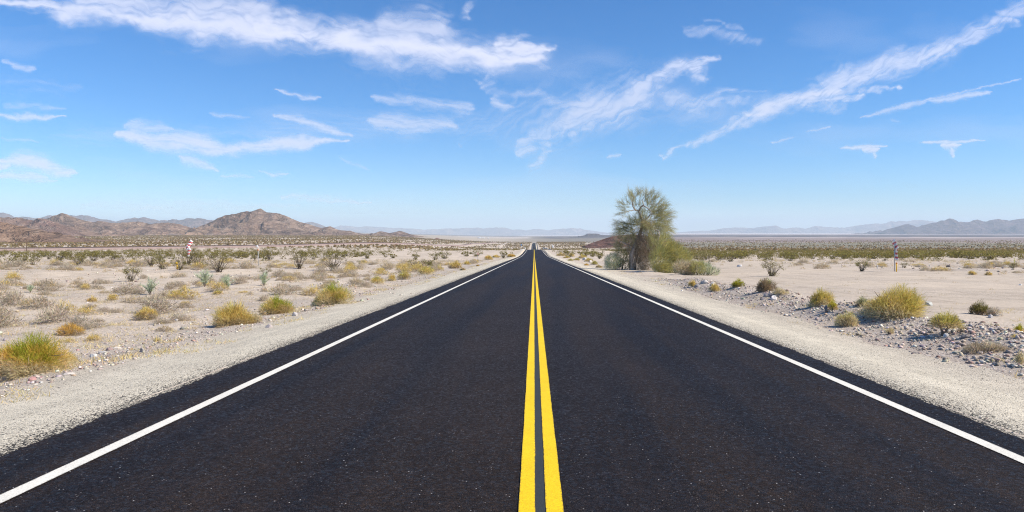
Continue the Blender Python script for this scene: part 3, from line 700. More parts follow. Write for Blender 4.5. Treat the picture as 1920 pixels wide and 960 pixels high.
# left verge, near to far
tuft(66, 697, 185, 88, 'big bush with bright green crown and golden skirt at the left edge', n=9000, green_amt=.54, low='straw', body='deepgold', nclump=10, group=BR, land='the big green crowned bush at the left edge')
tuft(6, 704, 75, 40, 'straw coloured tuft at the very left edge below the big green bush', 'tan', 'straw', 'straw', 2500, group=BR)
tuft(128, 683, 48, 30, 'low straw and gold tuft on the right flank of the big green bush', 'gold', 'straw', 'straw', 2200, group=BR)
tuft(441, 608, 98, 54, 'large golden bush on the left verge, left of a green topped one', 'yellowgreen', 'gold', 'tan', 5200, green_amt=.35, nclump=9, group=BR, land='the large golden bush on the left verge')
tuft(482, 606, 34, 26, 'small straw tuft at the right foot of the large golden bush', 'straw', 'straw', 'straw', 1500, group=BR)
tuft(518, 588, 78, 42, 'green topped gold bush on the left verge, right of the large golden one', 'green', 'gold', 'tan', 4600, green_amt=.55, nclump=8, group=BR, land='the green topped gold bush on the left verge')
tuft(532, 586, 34, 18, 'pale straw tuft in front of the green topped gold bush', 'straw', 'straw', 'straw', 1200, group=BR)
tuft(628, 570, 88, 50, 'tall green and gold bush by the sandy pull-out left of the road', 'green', 'gold', 'straw', 5200, green_amt=.48, nclump=9, group=BR, land='the tall green and gold bush by the pull-out')
tuft(600, 572, 36, 24, 'low yellow tuft at the left foot of the tall green and gold bush', 'yellowgreen', 'gold', 'straw', 1500, group=BR)
tuft(129, 629, 64, 31, 'tan topped grey bush behind the big green bush, dark at its foot', 'deepgold', 'tan', 'grey', 2600, green_amt=.5, group=BR, land='the tan topped grey bush')
tuft(276, 599, 60, 30, 'tan and gold domed bush in the dry scrub, halfway to the large golden bush', 'gold', 'tan', 'grey', 2600, green_amt=.4, group=BR, land='the tan domed bush in the dry scrub')
tuft(173, 566, 24, 15, 'small round ochre tuft left of a slightly wider ochre tuft', 'gold', 'deepgold', 'tan', 900, land='the small ochre tufts')
tuft(211, 562, 31, 17, 'wider ochre tuft right of a small round ochre tuft', 'gold', 'gold', 'tan', 1000)
tuft(295, 641, 22, 17, 'upright yellow grass clump with thin dry stalks near the left verge', 'straw', 'gold', 'straw', 700, open_=.45, name='grass_clump', cat='grass clump', land='the upright yellow grass clump')
tuft(247, 656, 18, 8, 'tiny rust coloured tuft beside the pale stones of the left verge', 'deepgold', 'deepgold', 'tan', 400, name='grass_clump', cat='grass clump')
tuft(88, 539, 16, 9, 'small ochre tuft at the edge of the pale wash, far left', 'gold', 'tan', 'tan', 400)
tuft(409, 552, 26, 13, 'flat yellow bush between the two grey green saplings', 'yellowgreen', 'gold', 'tan', 800)
tuft(347, 545, 22, 14, 'small straw gold bush left of the larger grey green sapling', 'gold', 'straw', 'straw', 700)
for (x, y, w, h, lb, kw) in [
    (708, 531, 40, 19, 'first low golden bush of the row beyond the sandy pull-out', dict(top='yellowgreen', body='gold')),
    (735, 527, 26, 17, 'straw bush squeezed between golden bushes of the roadside row', dict(top='gold', body='straw')),
    (758, 524, 40, 23, 'green and gold bush with a grey side in the roadside row', dict(top='green', body='gold', low='grey')),
    (801, 514, 44, 20, 'broad golden bush of the roadside row, just right of a grey gap', dict(top='yellowgreen', body='gold')),
    (781, 505, 30, 14, 'pale gold bush behind the broad golden roadside bush', dict(top='gold', body='gold')),
    (823, 507, 30, 13, 'yellow bush right behind the broad golden roadside bush', dict(top='yellowgreen', body='gold')),
    (854, 503, 36, 17, 'brown sided gold bush of the roadside row, largest before the red tipped stake', dict(top='gold', body='gold', low='brown')),
    (876, 496, 18, 8, 'little gold tuft left of the red tipped stake', dict(top='gold', body='gold')),
    (890, 493, 20, 9, 'gold tuft at the foot of the red tipped stake', dict(top='gold', body='straw')),
    (915, 487, 26, 10, 'gold bush right of the red tipped stake', dict(top='gold', body='deepgold')),
    (931, 483, 18, 7, 'last pale gold tuft before the dark verge bush near the bridge', dict(top='gold', body='gold')),
    (958, 482, 20, 8, 'deep gold bush right of the dark verge bush near the bridge', dict(top='yellowgreen', body='deepgold')),
    (868, 507, 14, 6, 'tiny tan tuft on the gravel below the brown sided gold bush', dict(top='tan', body='tan')),
    (896, 499, 10, 4, 'tiny dark gold tuft on the gravel nearest the road, left side', dict(top='deepgold', body='tan'))]:
    tuft(x, y, w, h, lb, n=1500, group=BR, land=None, **kw)
LAND.append((801, 505, 'the golden roadside row on the left')); 
# right verge
tuft(1437, 546, 46, 31, 'dense brown bush with a green cap on the right stone bank', 'green', 'brown', 'brown', 3600, green_amt=.25, group=BR, land='the brown bush with a green cap')
tuft(1462, 551, 40, 16, 'low straw tuft spilling right from the green capped brown bush', 'straw', 'straw', 'straw', 1300, group=BR)
tuft(1384, 536, 31, 17, 'small rounded bright yellow green bush on the right verge', 'lime', 'lime', 'olive', 2200, group=BR, land='the bright yellow green bush')
tuft(1340, 546, 29, 20, 'spiky gold tuft among pale stones, left of the bright yellow green bush', 'gold', 'gold', 'straw', 1500, open_=.15, group=BR, land='the spiky gold tuft')
tuft(1299, 537, 20, 17, 'first spiky gold tuft on the right verge, beside the shrubs under the tree', 'gold', 'gold', 'straw', 1200, open_=.2, group=BR)
tuft(1532, 574, 62, 40, 'golden bush with yellow green top casting a shadow on the stone bank', 'yellowgreen', 'gold', 'straw', 4200, green_amt=.5, lean=(.25, 0), group=BR, land='the golden bush on the stone bank')
tuft(1562, 581, 26, 24, 'small dark yellow bush tucked right under the golden bank bush', 'lime', 'deepgold', 'tan', 1200, group=BR)
tuft(1590, 611, 58, 36, 'thin straw tuft with green tips low on the inner face of the bank', 'yellowgreen', 'straw', 'straw', 2600, open_=.12, group=BR, land='the thin straw tuft on the bank face')
tuft(1670, 592, 140, 66, 'largest bush of the stone bank, green tipped and sweeping into golden straw', 'yellowgreen', 'gold', 'straw', 8500, green_amt=.5, nclump=11, lean=(.3, 0), group=BR, land='the largest bush of the bank')
tuft(1618, 574, 34, 26, 'short olive bush at the left shoulder of the largest bank bush', 'sage', 'yellowgreen', 'brown', 1500, group=BR)
tuft(1838, 590, 46, 32, 'twiggy olive brown bush on top of the bank near the right edge', 'olive', 'brown', 'brown', 2600, open_=.1, group=BR, land='the twiggy olive brown bush')
tuft(1864, 592, 36, 22, 'pale dry tuft right of the twiggy olive brown bush', 'dust', 'dust', 'grey', 1200, open_=.1, group=BR)
tuft(1668, 627, 24, 20, 'small dry yellow grass clump at the inner foot of the bank', 'straw', 'straw', 'straw', 700, open_=.35, name='grass_clump', cat='grass clump')
tuft(1852, 660, 90, 30, 'low tangled dry grey brown bush at the inner foot of the bank, lower right', 'dust', 'brown', 'grey', 3000, group=BR, land='the tangled dry bush, lower right')
tuft(1912, 622, 26, 22, 'bright green tuft cut by the right edge', 'lime', 'lime', 'deepgold', 1200, group=BR)
tuft(1905, 632, 22, 10, 'small gold tuft just below the bright green tuft at the right edge', 'gold', 'gold', 'straw', 600)
tuft(1914, 684, 26, 34, 'dry straw grass clump at the right edge beside the gravel shoulder', 'straw', 'straw', 'straw', 800, open_=.4, name='grass_clump', cat='grass clump')
tuft(1735, 505, 16, 7, 'tiny bright gold tuft right of the striped marker on the far sand', 'gold', 'gold', 'tan', 300)
for (x, y, w, h, lb) in [(1815, 502, 24, 12, 'gold dome bush beyond the sandy turn-out, largest of the far right dry bushes'), (1856, 498, 22, 10, 'gold bush right of the far gold dome'), (1889, 497, 26, 9, 'flat tan gold bush by the thin lime stake'),
                         (1822, 515, 20, 10, 'low tan gold dome in front of the far gold dome'), (1853, 516, 18, 9, 'tan tuft with a dark foot beyond the turn-out')]:
    tuft(x, y, w, h, lb, 'gold', 'tan', 'tan', 900, group='dry bushes beyond the right turn-out')
# right roadside before the tree
k = 0
for (x, y, w, h, a_, lb) in [(1052, 480, 20, 8, 'brown', 'brown gold bush nearest the bridge on the right roadside'), (1063, 484, 16, 6, 'gold', 'low gold tuft just below the brown gold bush near the bridge'), (1071, 481, 16, 8, 'gold', 'round gold bush of the right roadside row, upper one'),
                             (1081, 488, 15, 6, 'yellowgreen', 'yellow green tuft of the right roadside row'), (1092, 484, 18, 9, 'gold', 'gold bush behind the white stones of the right roadside'), (1104, 490, 20, 8, 'gold', 'pale gold tuft among the white stones before the tree'),
                             (1115, 496, 18, 9, 'yellowgreen', 'yellow green tuft at the left foot of the tree shrub'), (1100, 498, 14, 5, 'deepgold', 'deep gold tuft by the gravel, left of the tree'), (1123, 502, 18, 7, 'tan', 'tan tuft nearest the tree shadow'), (1070, 489, 12, 5, 'lime', 'tiny lime tuft of the right roadside row')]:
    tuft(x, y, w, h, lb, 'yellowgreen' if a_ != 'brown' else 'gold', a_, 'straw', 1200, group=BR)
LAND.append((1085, 486, 'the right roadside row'))

# bush on a bare stalk, lower right
rng = np.random.default_rng(5)
p0 = at(1768, 630); kk = ppm(p0[1]); w_, h_ = 74 / kk, 52 / kk
o = thing('desert_bush', 'yellow green bush on a short bare stalk, casting a dark shadow on the stones', 'bush', p0, BR)
LAND.append((1775, 605, 'the bush on a bare stalk')); TOPS.append((p0[0], p0[1], w_ / 2))
P, D, L, W, C = tuft_geo(rng, w_, w_ * .9, h_ * .72, 3600, 'yellowgreen', 'gold', 'tan', .6, .0065, 8)
fo = link('foliage', blade_mesh('foliage', P + np.array([w_ * .08, 0, h_ * .26]), D, L, W, .16, C, rng, M['leaf']), o)
m = MB()
for i in range(11):
    a = rng.uniform(0, 6.28); e = np.array([w_ * .08 + math.cos(a) * w_ * .3, math.sin(a) * w_ * .28, h_ * rng.uniform(.5, .75)])
    m.tube([(rng.normal() * .01, rng.normal() * .01, -.03), (e[0] * .25, e[1] * .25, h_ * .22), e], [.014, .012, .003], 5, cap=False)
m.build('stems', TWIG, o)

# grey green saplings
for (x, y, w, h, lb, ld) in [(281, 553, 38, 34, 'grey green feathery sapling in front of the pale wash, widest and leftmost', 'the leftmost grey green sapling'), (384, 538, 38, 37, 'tall grey green sapling in front of the bushes by the striped marker', 'the tall grey green sapling'),
                             (427, 543, 24, 28, 'narrower grey green sapling right of the tall one', None), (495, 537, 18, 29, 'slim grey green sapling below the white capped pole', 'the slim sapling'), (57, 549, 20, 15, 'little grey green sapling in the stones at far left', 'the little far left sapling')]:
    p = at(x, y); k = ppm(p[1])
    plant('sapling', lb, 'sapling', p, wispy_parts(int(x), w / k, h / k, 1000, 'pale', 'pale', max(.007, .5 / k)), 'grey green saplings', pn=('foliage', 'branches'))
    TOPS.append((p[0], p[1], w / k / 2)); 
    if ld: LAND.append((x, y - h / 2, ld))

# creosote bushes the photo shows singly
CRE = 'creosote bushes'
for (x, y, w, h, lb, ld) in [
    (246, 528, 34, 32, 'sparse grey olive creosote bush standing in the pale wash', 'the creosote bush in the wash'), (283, 499, 32, 28, 'upright olive creosote bush beyond the pale wash, left of the striped marker', 'the creosote bush left of the striped marker'),
    (350, 500, 52, 38, 'dense olive creosote bush right behind the striped marker pole', 'the bush behind the striped marker'), (337, 506, 26, 20, 'short creosote bush between the yellow post and the marker pole', None),
    (372, 498, 34, 26, 'creosote bush behind the pink striped stake', None), (412, 511, 58, 42, 'broad airy creosote bush above the tall grey green sapling', 'the broad airy creosote bush'),
    (505, 489, 36, 24, 'green olive creosote bush right of the white capped pole', 'the creosote bush right of the white capped pole'), (561, 504, 34, 36, 'tall thin creosote bush, left of a broader one', 'the tall thin creosote bush'),
    (624, 508, 56, 40, 'broadest creosote bush left of the road, above the tall green and gold bush', 'the broadest creosote bush'), (689, 485, 22, 14, 'small round creosote bush on the sand, left middle', 'the small round creosote bush'), (737, 484, 15, 9, 'small twin stemmed creosote bush on the far sand', None),
    (779, 487, 16, 12, 'creosote bush on the far sand left of the thick green pair', None), (815, 488, 34, 16, 'thick green creosote bush of the pair above the golden row', 'the thick green creosote bush'), (834, 485, 26, 14, 'paler right hand bush of the thick creosote pair', None),
    (876, 481, 24, 11, 'grey olive creosote bush left of the red tipped stake', None), (893, 481, 26, 11, 'creosote bush behind the red tipped stake', None), (944, 484, 16, 14, 'dark rounded verge bush by the left road edge near the bridge', 'the dark verge bush'),
    (1446, 518, 42, 34, 'airy creosote bush behind the green capped brown bush', 'the airy creosote bush right of the tree'), (1617, 509, 26, 22, 'lone creosote bush on the sand left of the right striped marker', 'the lone creosote bush on the sand'),
    (1062, 475, 12, 5, 'olive creosote bush nearest the guard rail', None), (1089, 478, 18, 6, 'flat green creosote bush on the right before the tree', None), (1124, 485, 16, 13, 'golden olive creosote bush left behind the tree', None)]:
    p = at(x, y); k = ppm(p[1])
    plant('creosote_bush', lb, 'bush', p, creosote_parts(int(x * 3 + y), w / k, h / k, 20, int(600 + 14 * w), max(.045, .95 / k)), CRE, pn=('foliage', 'branches'))
    TOPS.append((p[0], p[1], w / k / 2))
    if ld: LAND.append((x, y - h / 2, ld))

# ------------------------------------------------------------------ the tree
TP = at(1185, 506); TK = 1.0 / ppm(TP[1]) / 5.333          # metres per pixel of my enlargement
def tl(cx, cyy, y=0.0): return np.array([(cx - 238) * TK, y, (878 - cyy) * TK])
rng = np.random.default_rng(77)
tree = thing('desert_tree', 'gnarled desert tree with pale trunk and wispy grey green crown right of the road', 'tree', TP - np.array([0, 0, .05]))
LAND.append((1205, 430, 'the tree'))
mt = MB()
mt.tube([tl(236, 890), tl(234, 860, -.02), tl(228, 800, -.05), tl(236, 720, 0), tl(262, 645, .05), tl(300, 560, .1), tl(330, 470, .1), tl(342, 395, .05), tl(322, 330, 0), tl(300, 292, -.05)],
        [.30, .235, .22, .225, .21, .175, .145, .12, .10, .075], 10)
mt.tube([tl(262, 880, .1), tl(270, 800, .1), tl(285, 700, .1), tl(310, 600, .1)], [.17, .13, .12, .1], 8)
mt.build('trunk', M['bark'], tree, smooth=True)
LIMBS = [([(300, 292, -.05), (262, 274, -.2), (240, 238, -.3), (234, 175, -.35), (246, 108, -.4)], [.075, .062, .05, .03, .01]), ([(262, 276, -.2), (216, 285, -.4), (168, 300, -.6), (128, 318, -.8)], [.05, .035, .022, .008]),
         ([(300, 285, 0), (322, 250, -.15), (345, 228, -.25), (372, 258, -.3), (414, 274, -.35), (420, 325, -.3)], [.07, .062, .06, .055, .048, .02]), ([(345, 228, -.2), (334, 182, -.1), (360, 140, 0), (398, 95, .1)], [.04, .03, .018, .006]),
         ([(412, 225, 0), (470, 214, .2), (530, 215, .4), (600, 235, .6)], [.03, .026, .018, .006]), ([(340, 400, .1), (420, 330, .4), (500, 280, .6), (570, 230, .7)], [.07, .05, .035, .01]),
         ([(335, 450, -.1), (430, 464, -.6), (488, 490, -.8), (492, 530, -.85), (476, 590, -.9), (492, 655, -.9), (502, 692, -.9)], [.05, .052, .05, .046, .042, .036, .016]), ([(310, 560, -.1), (345, 600, -.5), (392, 672, -.8), (432, 722, -.9), (418, 782, -1.0)], [.06, .055, .05, .048, .022]),
         ([(430, 722, -.9), (470, 722, -.9), (500, 700, -.9)], [.026, .02, .008]), ([(236, 655, .0), (196, 622, -.1), (150, 606, -.2), (104, 588, -.3)], [.095, .065, .045, .015]), ([(300, 560, .1), (240, 500, .3), (160, 470, .5), (90, 470, .7)], [.06, .045, .03, .008]),
         ([(345, 520, -.2), (355, 570, -.5), (365, 605, -.6)], [.03, .03, .012]), ([(300, 560, -.2), (265, 580, -.4), (242, 592, -.5)], [.035, .025, .01]), ([(340, 420, .1), (250, 420, .5), (200, 400, .7), (150, 420, .9)], [.06, .045, .03, .008]), ([(360, 430, .3), (470, 420, .8), (560, 400, 1.0), (640, 430, 1.1)], [.05, .04, .025, .008])]
ml = MB()
for pts, rad in LIMBS:
    P = np.array([tl(*q) for q in pts]); t = np.linspace(0, 1, len(P)); tt = np.linspace(0, 1, len(P) * 3)
    Pi = np.stack([np.interp(tt, t, P[:, i]) for i in range(3)], 1); Pi[1:-1] += rng.normal(size=(len(tt) - 2, 3)) * .022
    mt2 = MB(); mt2.tube(Pi, np.interp(tt, t, rad), 7); mt2.build('limb', M['bark'], tree, smooth=True)
CL = [  # cx, cy, y, rx, rz, n, (direction), green share
    (235, 150, -.3, 75, 65, 520, (-.2, .9), .5), (160, 240, -.5, 62, 65, 360, (-.6, .5), .45), (150, 310, -.6, 50, 40, 220, (-.8, .1), .4), (300, 120, 0, 50, 40, 260, (.1, 1), .5), (385, 130, 0, 55, 50, 420, (.3, 1), .5), (470, 180, .3, 50, 45, 420, (.6, .8), .6),
    (330, 330, .3, 80, 70, 900, (0, .6), .75), (450, 300, .4, 70, 75, 1000, (.5, .6), .8), (540, 240, .5, 60, 60, 700, (.8, .6), .75), (520, 350, .6, 80, 70, 1100, (.8, .3), .8), (560, 430, .7, 70, 55, 600, (.9, 0), .7), (470, 420, .4, 80, 60, 900, (.5, .2), .8),
    (250, 400, .4, 75, 50, 700, (-.4, .4), .8), (170, 450, .5, 75, 50, 600, (-.7, .2), .7), (110, 480, .6, 50, 35, 240, (-.8, 0), .6), (230, 480, .6, 80, 60, 700, (-.3, .2), .75), (430, 530, .2, 60, 70, 800, (.1, -.6), .9), (520, 520, .5, 60, 60, 500, (.4, -.3), .85),
    (400, 200, .2, 70, 50, 420, (.3, .6), .55), (290, 220, .1, 60, 50, 300, (0, .6), .5), (350, 400, .5, 70, 60, 700, (0, .2), .7), (180, 560, .4, 60, 60, 420, (-.4, -.2), .8), (150, 520, .1, 70, 45, 420, (-.6, -.3), .75), (130, 400, .3, 60, 40, 260, (-.8, .2), .6), (600, 330, .7, 50, 50, 300, (.9, .4), .6), (600, 480, .5, 50, 40, 260, (.8, -.2), .7), (250, 600, .5, 50, 60, 400, (-.2, -.6), .8), (480, 600, .2, 60, 80, 600, (.3, -.6), .9), (330, 430, -.5, 90, 50, 700, (0, .2), .8), (420, 560, -.7, 50, 80, 700, (.2, -.7), .9), (470, 640, -.3, 60, 90, 900, (.3, -.4), .9), (400, 470, -.6, 70, 50, 600, (.2, -.1), .8), (520, 450, -.3, 70, 60, 700, (.6, .0), .8), (250, 520, -.3, 50, 60, 400, (-.3, -.4), .8), (450, 760, -.6, 60, 80, 700, (.2, .2), .9), (110, 640, .6, 60, 60, 420, (-.4, .1), .9)]
P = []; D = []; L = []; C = []
for cx, cyy, yy, rx, rz, n, d, gs in CL:
    n = int(n * 1.22); c = tl(cx, cyy, yy); q = unit(rng.normal(size=(n, 3))) * (rng.uniform(0, 1, n) ** .45)[:, None]
    q[:, 0] *= rx * TK; q[:, 2] *= rz * TK; q[:, 1] *= (rx + rz) * .5 * TK
    # twigs come in sprays
    sp = rng.integers(0, max(8, n // 22), n)
    dd = unit(np.array([d[0], 0, d[1]]) * 1.15 + unit(rng.normal(size=(n, 3)))[sp] * .6 + np.array([0, 0, -.1]) + rng.normal(size=(n, 3)) * .20); off = rng.normal(size=(n, 3)) * .035 + dd * rng.uniform(-.35, .45, n)[:, None]; P.append(c + q[sp] + off); D.append(dd); L.append(rng.uniform(.22, .55, n))
    gsh = rng.uniform(0, 1, n)[:, None] < gs; pick = rng.uniform(0, 1, n)[:, None]
    C.append(np.where(gsh, P3['sage'] * (1 - .5 * pick) + P3['yellowgreen'] * .5 * pick, np.array((.47, .43, .33))))
P, D, L, C = map(np.concatenate, (P, D, L, C))
link('foliage', blade_mesh('foliage', P, D, L * 1.15, .011, .22, jit(C, rng, .2), rng, M['leaf']), tree)
P = []; D = []; L = []; C = []
for cx, cyy, yy, rx, rz, n in [(330, 480, -.3, 70, 90, 500), (310, 590, -.3, 60, 90, 500), (350, 660, -.5, 80, 100, 900), (310, 760, .3, 50, 90, 500), (370, 760, -.4, 60, 80, 450), (420, 640, -.5, 60, 90, 500), (350, 840, -.2, 70, 40, 400), (200, 650, .2, 30, 50, 200), (390, 420, -.2, 60, 50, 300), (310, 700, .4, 90, 150, 700)]:
    q = rng.normal(size=(n, 3)) * .5; q[:, 0] *= rx * TK; q[:, 2] *= rz * TK; q[:, 1] *= .5
    P.append(tl(cx, cyy, yy) + q); D.append(unit(np.array([.15, 0, -.7]) + rng.normal(size=(n, 3)) * .6)); L.append(rng.uniform(.25, .8, n)); k = rng.uniform(0, 1, n)[:, None]
    C.append(P3['brown'] * (1 - k) + P3['grey'] * k if yy < .3 else np.tile(np.array((.20, .15, .10)), (n, 1)))
P, D, L, C = map(np.concatenate, (P, D, L, C)); P[:, 2] = np.maximum(P[:, 2], .03)
link('dead_twigs', blade_mesh('dead_twigs', P, D, L, .016, .35, jit(C, rng, .25), rng, M['straw']), tree)
TOPS.append((TP[0], TP[1], 3.0))
# shrubs round the foot of the tree
def shrub(name, label, foot, lobes, cols, sd, land=None, cat='shrub', dirn=(0, .8), bw=.016, ln=(.2, .45)):
    rng = np.random.default_rng(sd); p0 = at(*foot); kk = 1 / ppm(p0[1])
    o = thing(name, label, cat, p0 - np.array([0, 0, .04]), 'shrubs round the foot of the tree'); P = []; D = []; L = []; C = []
    for (x, y, yy, rx, rz, n, ci) in lobes:
        c = np.array([(x - foot[0]) * kk, yy, (foot[1] - y) * kk]); u = unit(rng.normal(size=(n, 3))); q = u * (rng.uniform(0.25, 1, n) ** .5)[:, None]
        q *= np.array([rx * kk, (rx + rz) * .5 * kk, rz * kk]); P.append(c + q)
        D.append(unit(u * .7 + np.array([dirn[0], 0, dirn[1]]) + rng.normal(size=(n, 3)) * .3)); L.append(rng.uniform(*ln, n)); k = rng.uniform(0, 1, n)[:, None]
        a, b = cols[ci]; C.append(P3[a] * (1 - k) + P3[b] * k)
    P, D, L, C = map(np.concatenate, (P, D, L, C)); P[:, 2] = np.maximum(P[:, 2], .02)
    link('foliage', blade_mesh('foliage', P, D, L, bw, .2, jit(C, rng, .2), rng, M['leaf']), o)
    mm = MB()
    for (x, y, yy, rx, rz, n, ci) in lobes:
        for j in range(4):
            e = np.array([(x - foot[0]) * kk, yy, (foot[1] - y) * kk]) + rng.normal(size=3) * np.array([rx, rx, rz]) * kk * .5
            b = np.array([e[0] * .55 + rng.normal() * .1, e[1] * .55, -.05]); mm.tube([b, (b + e) / 2 + rng.normal(size=3) * .06, e], [.03, .02, .006], 5, cap=False)
    mm.build('branches', DARKTWIG, o)
    TOPS.append((p0[0], p0[1], 1.5))
    if land: LAND.append((foot[0], foot[1] - 20, land))
shrub('shrub', 'dense dark green shrub left of the tree trunk', (1158, 506), [(1150, 490, 0, 17, 15, 2000, 0), (1166, 482, .3, 15, 18, 1600, 1), (1172, 496, .2, 13, 12, 1000, 1), (1146, 499, -.2, 14, 8, 900, 0)],
      [('sage', 'pale'), ('sage', 'olive')], 11, 'the dense green shrub left of the trunk', ln=(.14, .34))
shrub('shrub', 'large feathery yellow green shrub right of the tree trunk', (1248, 511), [(1236, 488, -.2, 20, 24, 2600, 0), (1248, 462, .4, 15, 24, 2000, 0), (1262, 474, .3, 18, 22, 2000, 0), (1274, 482, .2, 18, 20, 1800, 1), (1242, 503, -.5, 22, 9, 1200, 0), (1284, 490, .3, 16, 14, 1100, 1), (1262, 500, -.2, 20, 10, 900, 1)],
      [('sage', 'yellowgreen'), ('yellowgreen', 'sage')], 12, 'the feathery shrub right of the trunk', dirn=(.55, .6), ln=(.2, .5))
shrub('shrub', 'dead grey brown shrub beside the feathery green one', (1282, 515), [(1281, 503, 0, 17, 11, 1500, 0), (1294, 505, .2, 12, 9, 700, 1)], [('grey', 'straw'), ('brown', 'grey')], 13, 'the dead grey brown shrub', dirn=(.2, .5), ln=(.2, .5))
shrub('shrub', 'pale olive shrub right of the dead grey brown one', (1312, 516), [(1308, 502, 0, 15, 13, 1100, 0), (1322, 504, .2, 14, 12, 900, 1), (1336, 509, 0, 12, 8, 500, 1)], [('yellowgreen', 'sage'), ('pale', 'sage')], 14, 'the pale olive shrub', dirn=(.1, .7), ln=(.14, .34))
shrub('shrub', 'thin sparse twiggy shrub behind the pale olive one, right of the tree', (1322, 498), [(1324, 484, 0, 14, 13, 420, 0), (1310, 486, 0, 10, 10, 240, 0)], [('olive', 'grey')], 15, None, ln=(.12, .3))

# ------------------------------------------------------------------ scattered scrub
def copy_tree(root, name=None):
    c = root.copy(); COL.objects.link(c)
    for ch in root.children:
        d = ch.copy(); COL.objects.link(d); d.parent = c
    return c
srng = np.random.default_rng(2024)
TA = np.array(TOPS)
PATCHES = [at(20, 497), ]
def poisson(xy, r):
    """drop points closer than r to an earlier one"""
    out = []; cell = {}
    for i, (x, y) in enumerate(xy):
        rr = r[i]; g = 6.0; cx, cyy = int(x // g), int(y // g); ok = True
        for a in (-1, 0, 1):
            for b in (-1, 0, 1):
                for (u, v, q) in cell.get((cx + a, cyy + b), ()):
                    if (u - x) ** 2 + (v - y) ** 2 < min(rr, q) ** 2: ok = False
        if ok: cell.setdefault((cx, cyy), []).append((x, y, rr)); out.append(i)
    return np.array(out, int)
def clear_of(xy, pad):
    d = np.hypot(xy[:, None, 0] - TA[None, :, 0], xy[:, None, 1] - TA[None, :, 1]); return (d > TA[None, :, 2] + pad[:, None] * .45).all(1)
RD = RAIL
def off_rail(xy):
    k = np.ones(len(xy), bool)
    for s in range(0, len(xy), 20000):
        c = xy[s:s + 20000]; d2 = ((c[:, None, :] - RD[None, ::6, :]) ** 2).sum(-1).min(1); k[s:s + 20000] = d2 > 34 ** 2
    dt = np.abs((xy[:, 0] - TR[0, 0]) * (TR[-1, 1] - TR[0, 1]) - (xy[:, 1] - TR[0, 1]) * (TR[-1, 0] - TR[0, 0])) / np.linalg.norm(TR[-1] - TR[0])
    return k & ~((dt < 5) & (xy[:, 1] > TR[0, 1] - 40))
def cre_density(x, y):
    t = x / y; d = np.abs(x); w = fbm(x / 30, y / 45, 3, 801)
    rho = np.where(x < 0, .0042 * sst(52, 64, y) * (1 - sst(125, 140, y)), 0.0)
    rho = rho + np.where(x < 0, .020 * sst(120, 150, y + 12 * w) * sst(-.16, -.30, t + .05 * w) + .010 * sst(150, 250, y), 0)
    rho = rho + np.where(x > 0, .035 * sst(118, 150, y + 25 * w) * sst(.10, .22, t) + .018 * sst(150, 220, y) + .0012 * sst(60, 80, y) * sst(34, 40, x), 0)
    rho = rho * np.clip(.75 + 1.1 * fbm(x / 9, y / 16, 3, 805), .12, 1.7) * np.where(d < 7.6, 0, 1) * (1 - .85 * ((x < 0) & (np.abs(t) < .2) & (y > 150) & (y < 330)))
    return rho * np.where(w > -.45, 1, .3)
n0 = 60000; tt = srng.uniform(-.80, .76, n0); yy = np.sqrt(srng.uniform(40 ** 2, 620 ** 2, n0)); xx = tt * yy
area = 1.56 * (620 ** 2 - 40 ** 2) / 2 / n0
keep = srng.uniform(0, 1, n0) < cre_density(xx, yy) * area
xy = np.stack([xx, yy], 1)[keep]
# two plants of the photograph's band left of the wash
h_ = srng.uniform(.75, 1.75, len(xy)) * np.where(xy[:, 1] < 140, .9, 1.1); keep = clear_of(xy, h_) & off_rail(xy); xy, h_ = xy[keep], h_[keep]
o_ = np.argsort(-h_ / xy[:, 1]); xy, h_ = xy[o_], h_[o_]; k_ = poisson(xy, h_ * 1.1); xy, h_ = xy[k_], h_[k_]
# the photograph's own row of creosote left of the wash comes first
own = [(12, 500, 34, 22), (38, 497, 30, 20), (62, 498, 26, 18), (70, 490, 20, 12), (92, 486, 22, 13), (112, 489, 36, 18), (135, 486, 30, 15), (150, 489, 24, 12), (176, 489, 30, 17), (207, 490, 34, 15), (232, 489, 24, 13), (252, 488, 26, 13), (300, 487, 26, 10), (396, 486, 24, 12), (431, 486, 22, 11), (460, 482, 22, 11), (478, 489, 16, 10), (588, 478, 16, 8), (651, 480, 20, 11), (693, 477, 12, 8)]
own_p = [(at(a, b), c, d) for a, b, c, d in own]
PROTO = [creosote_parts(900 + i, 1.45, 1.0, 18, 620, .055) for i in range(6)]
PROTO_FAR = [creosote_parts(950 + i, 1.5, 1.0, 14, 330, .10) for i in range(5)]
used_labels = set(o['label'] for o in bpy.data.objects if 'label' in o)
def relate(px, py, kind, adj, reach=95):
    """a label of its own from the nearest thing one can find, or None"""
    best = sorted((math.hypot((px - a) * 1.0, (py - b) * 1.7), a, b, ph) for a, b, ph in LAND)[:4]
    for d, a, b, ph in best:
        if d > reach: break
        dx, dy = px - a, (py - b) * 1.7
        rel = ('right of' if dx > 0 else 'left of') if abs(dx) > abs(dy) else ('in front of' if dy > 0 else 'behind')
        for r2 in (rel, ('just ' + rel if d < 45 else 'a little way ' + rel)):
            lb = f'{adj} {kind} {r2} {ph}'
            if lb not in used_labels and 4 <= len(lb.split()) <= 16: used_labels.add(lb); return lb
    return None
cre = None
NCRE = 0
protos = [plant('creosote_bush', 'x', 'bush', (0, 0, 0), pr, CRE, pn=('foliage', 'branches')) for pr in PROTO + PROTO_FAR]
fresh = set(range(len(protos)))
def place(i, p, sx, sz, label, group):
    o = protos[i] if i in fresh else copy_tree(protos[i]); fresh.discard(i)
    o.location = (float(p[0]), float(p[1]), float(p[2]) - .03); o.rotation_euler = (0, 0, float(srng.uniform(0, 6.28))); o.scale = (float(sx), float(sx), float(sz))
    o['label'] = label; o['group'] = group; return o
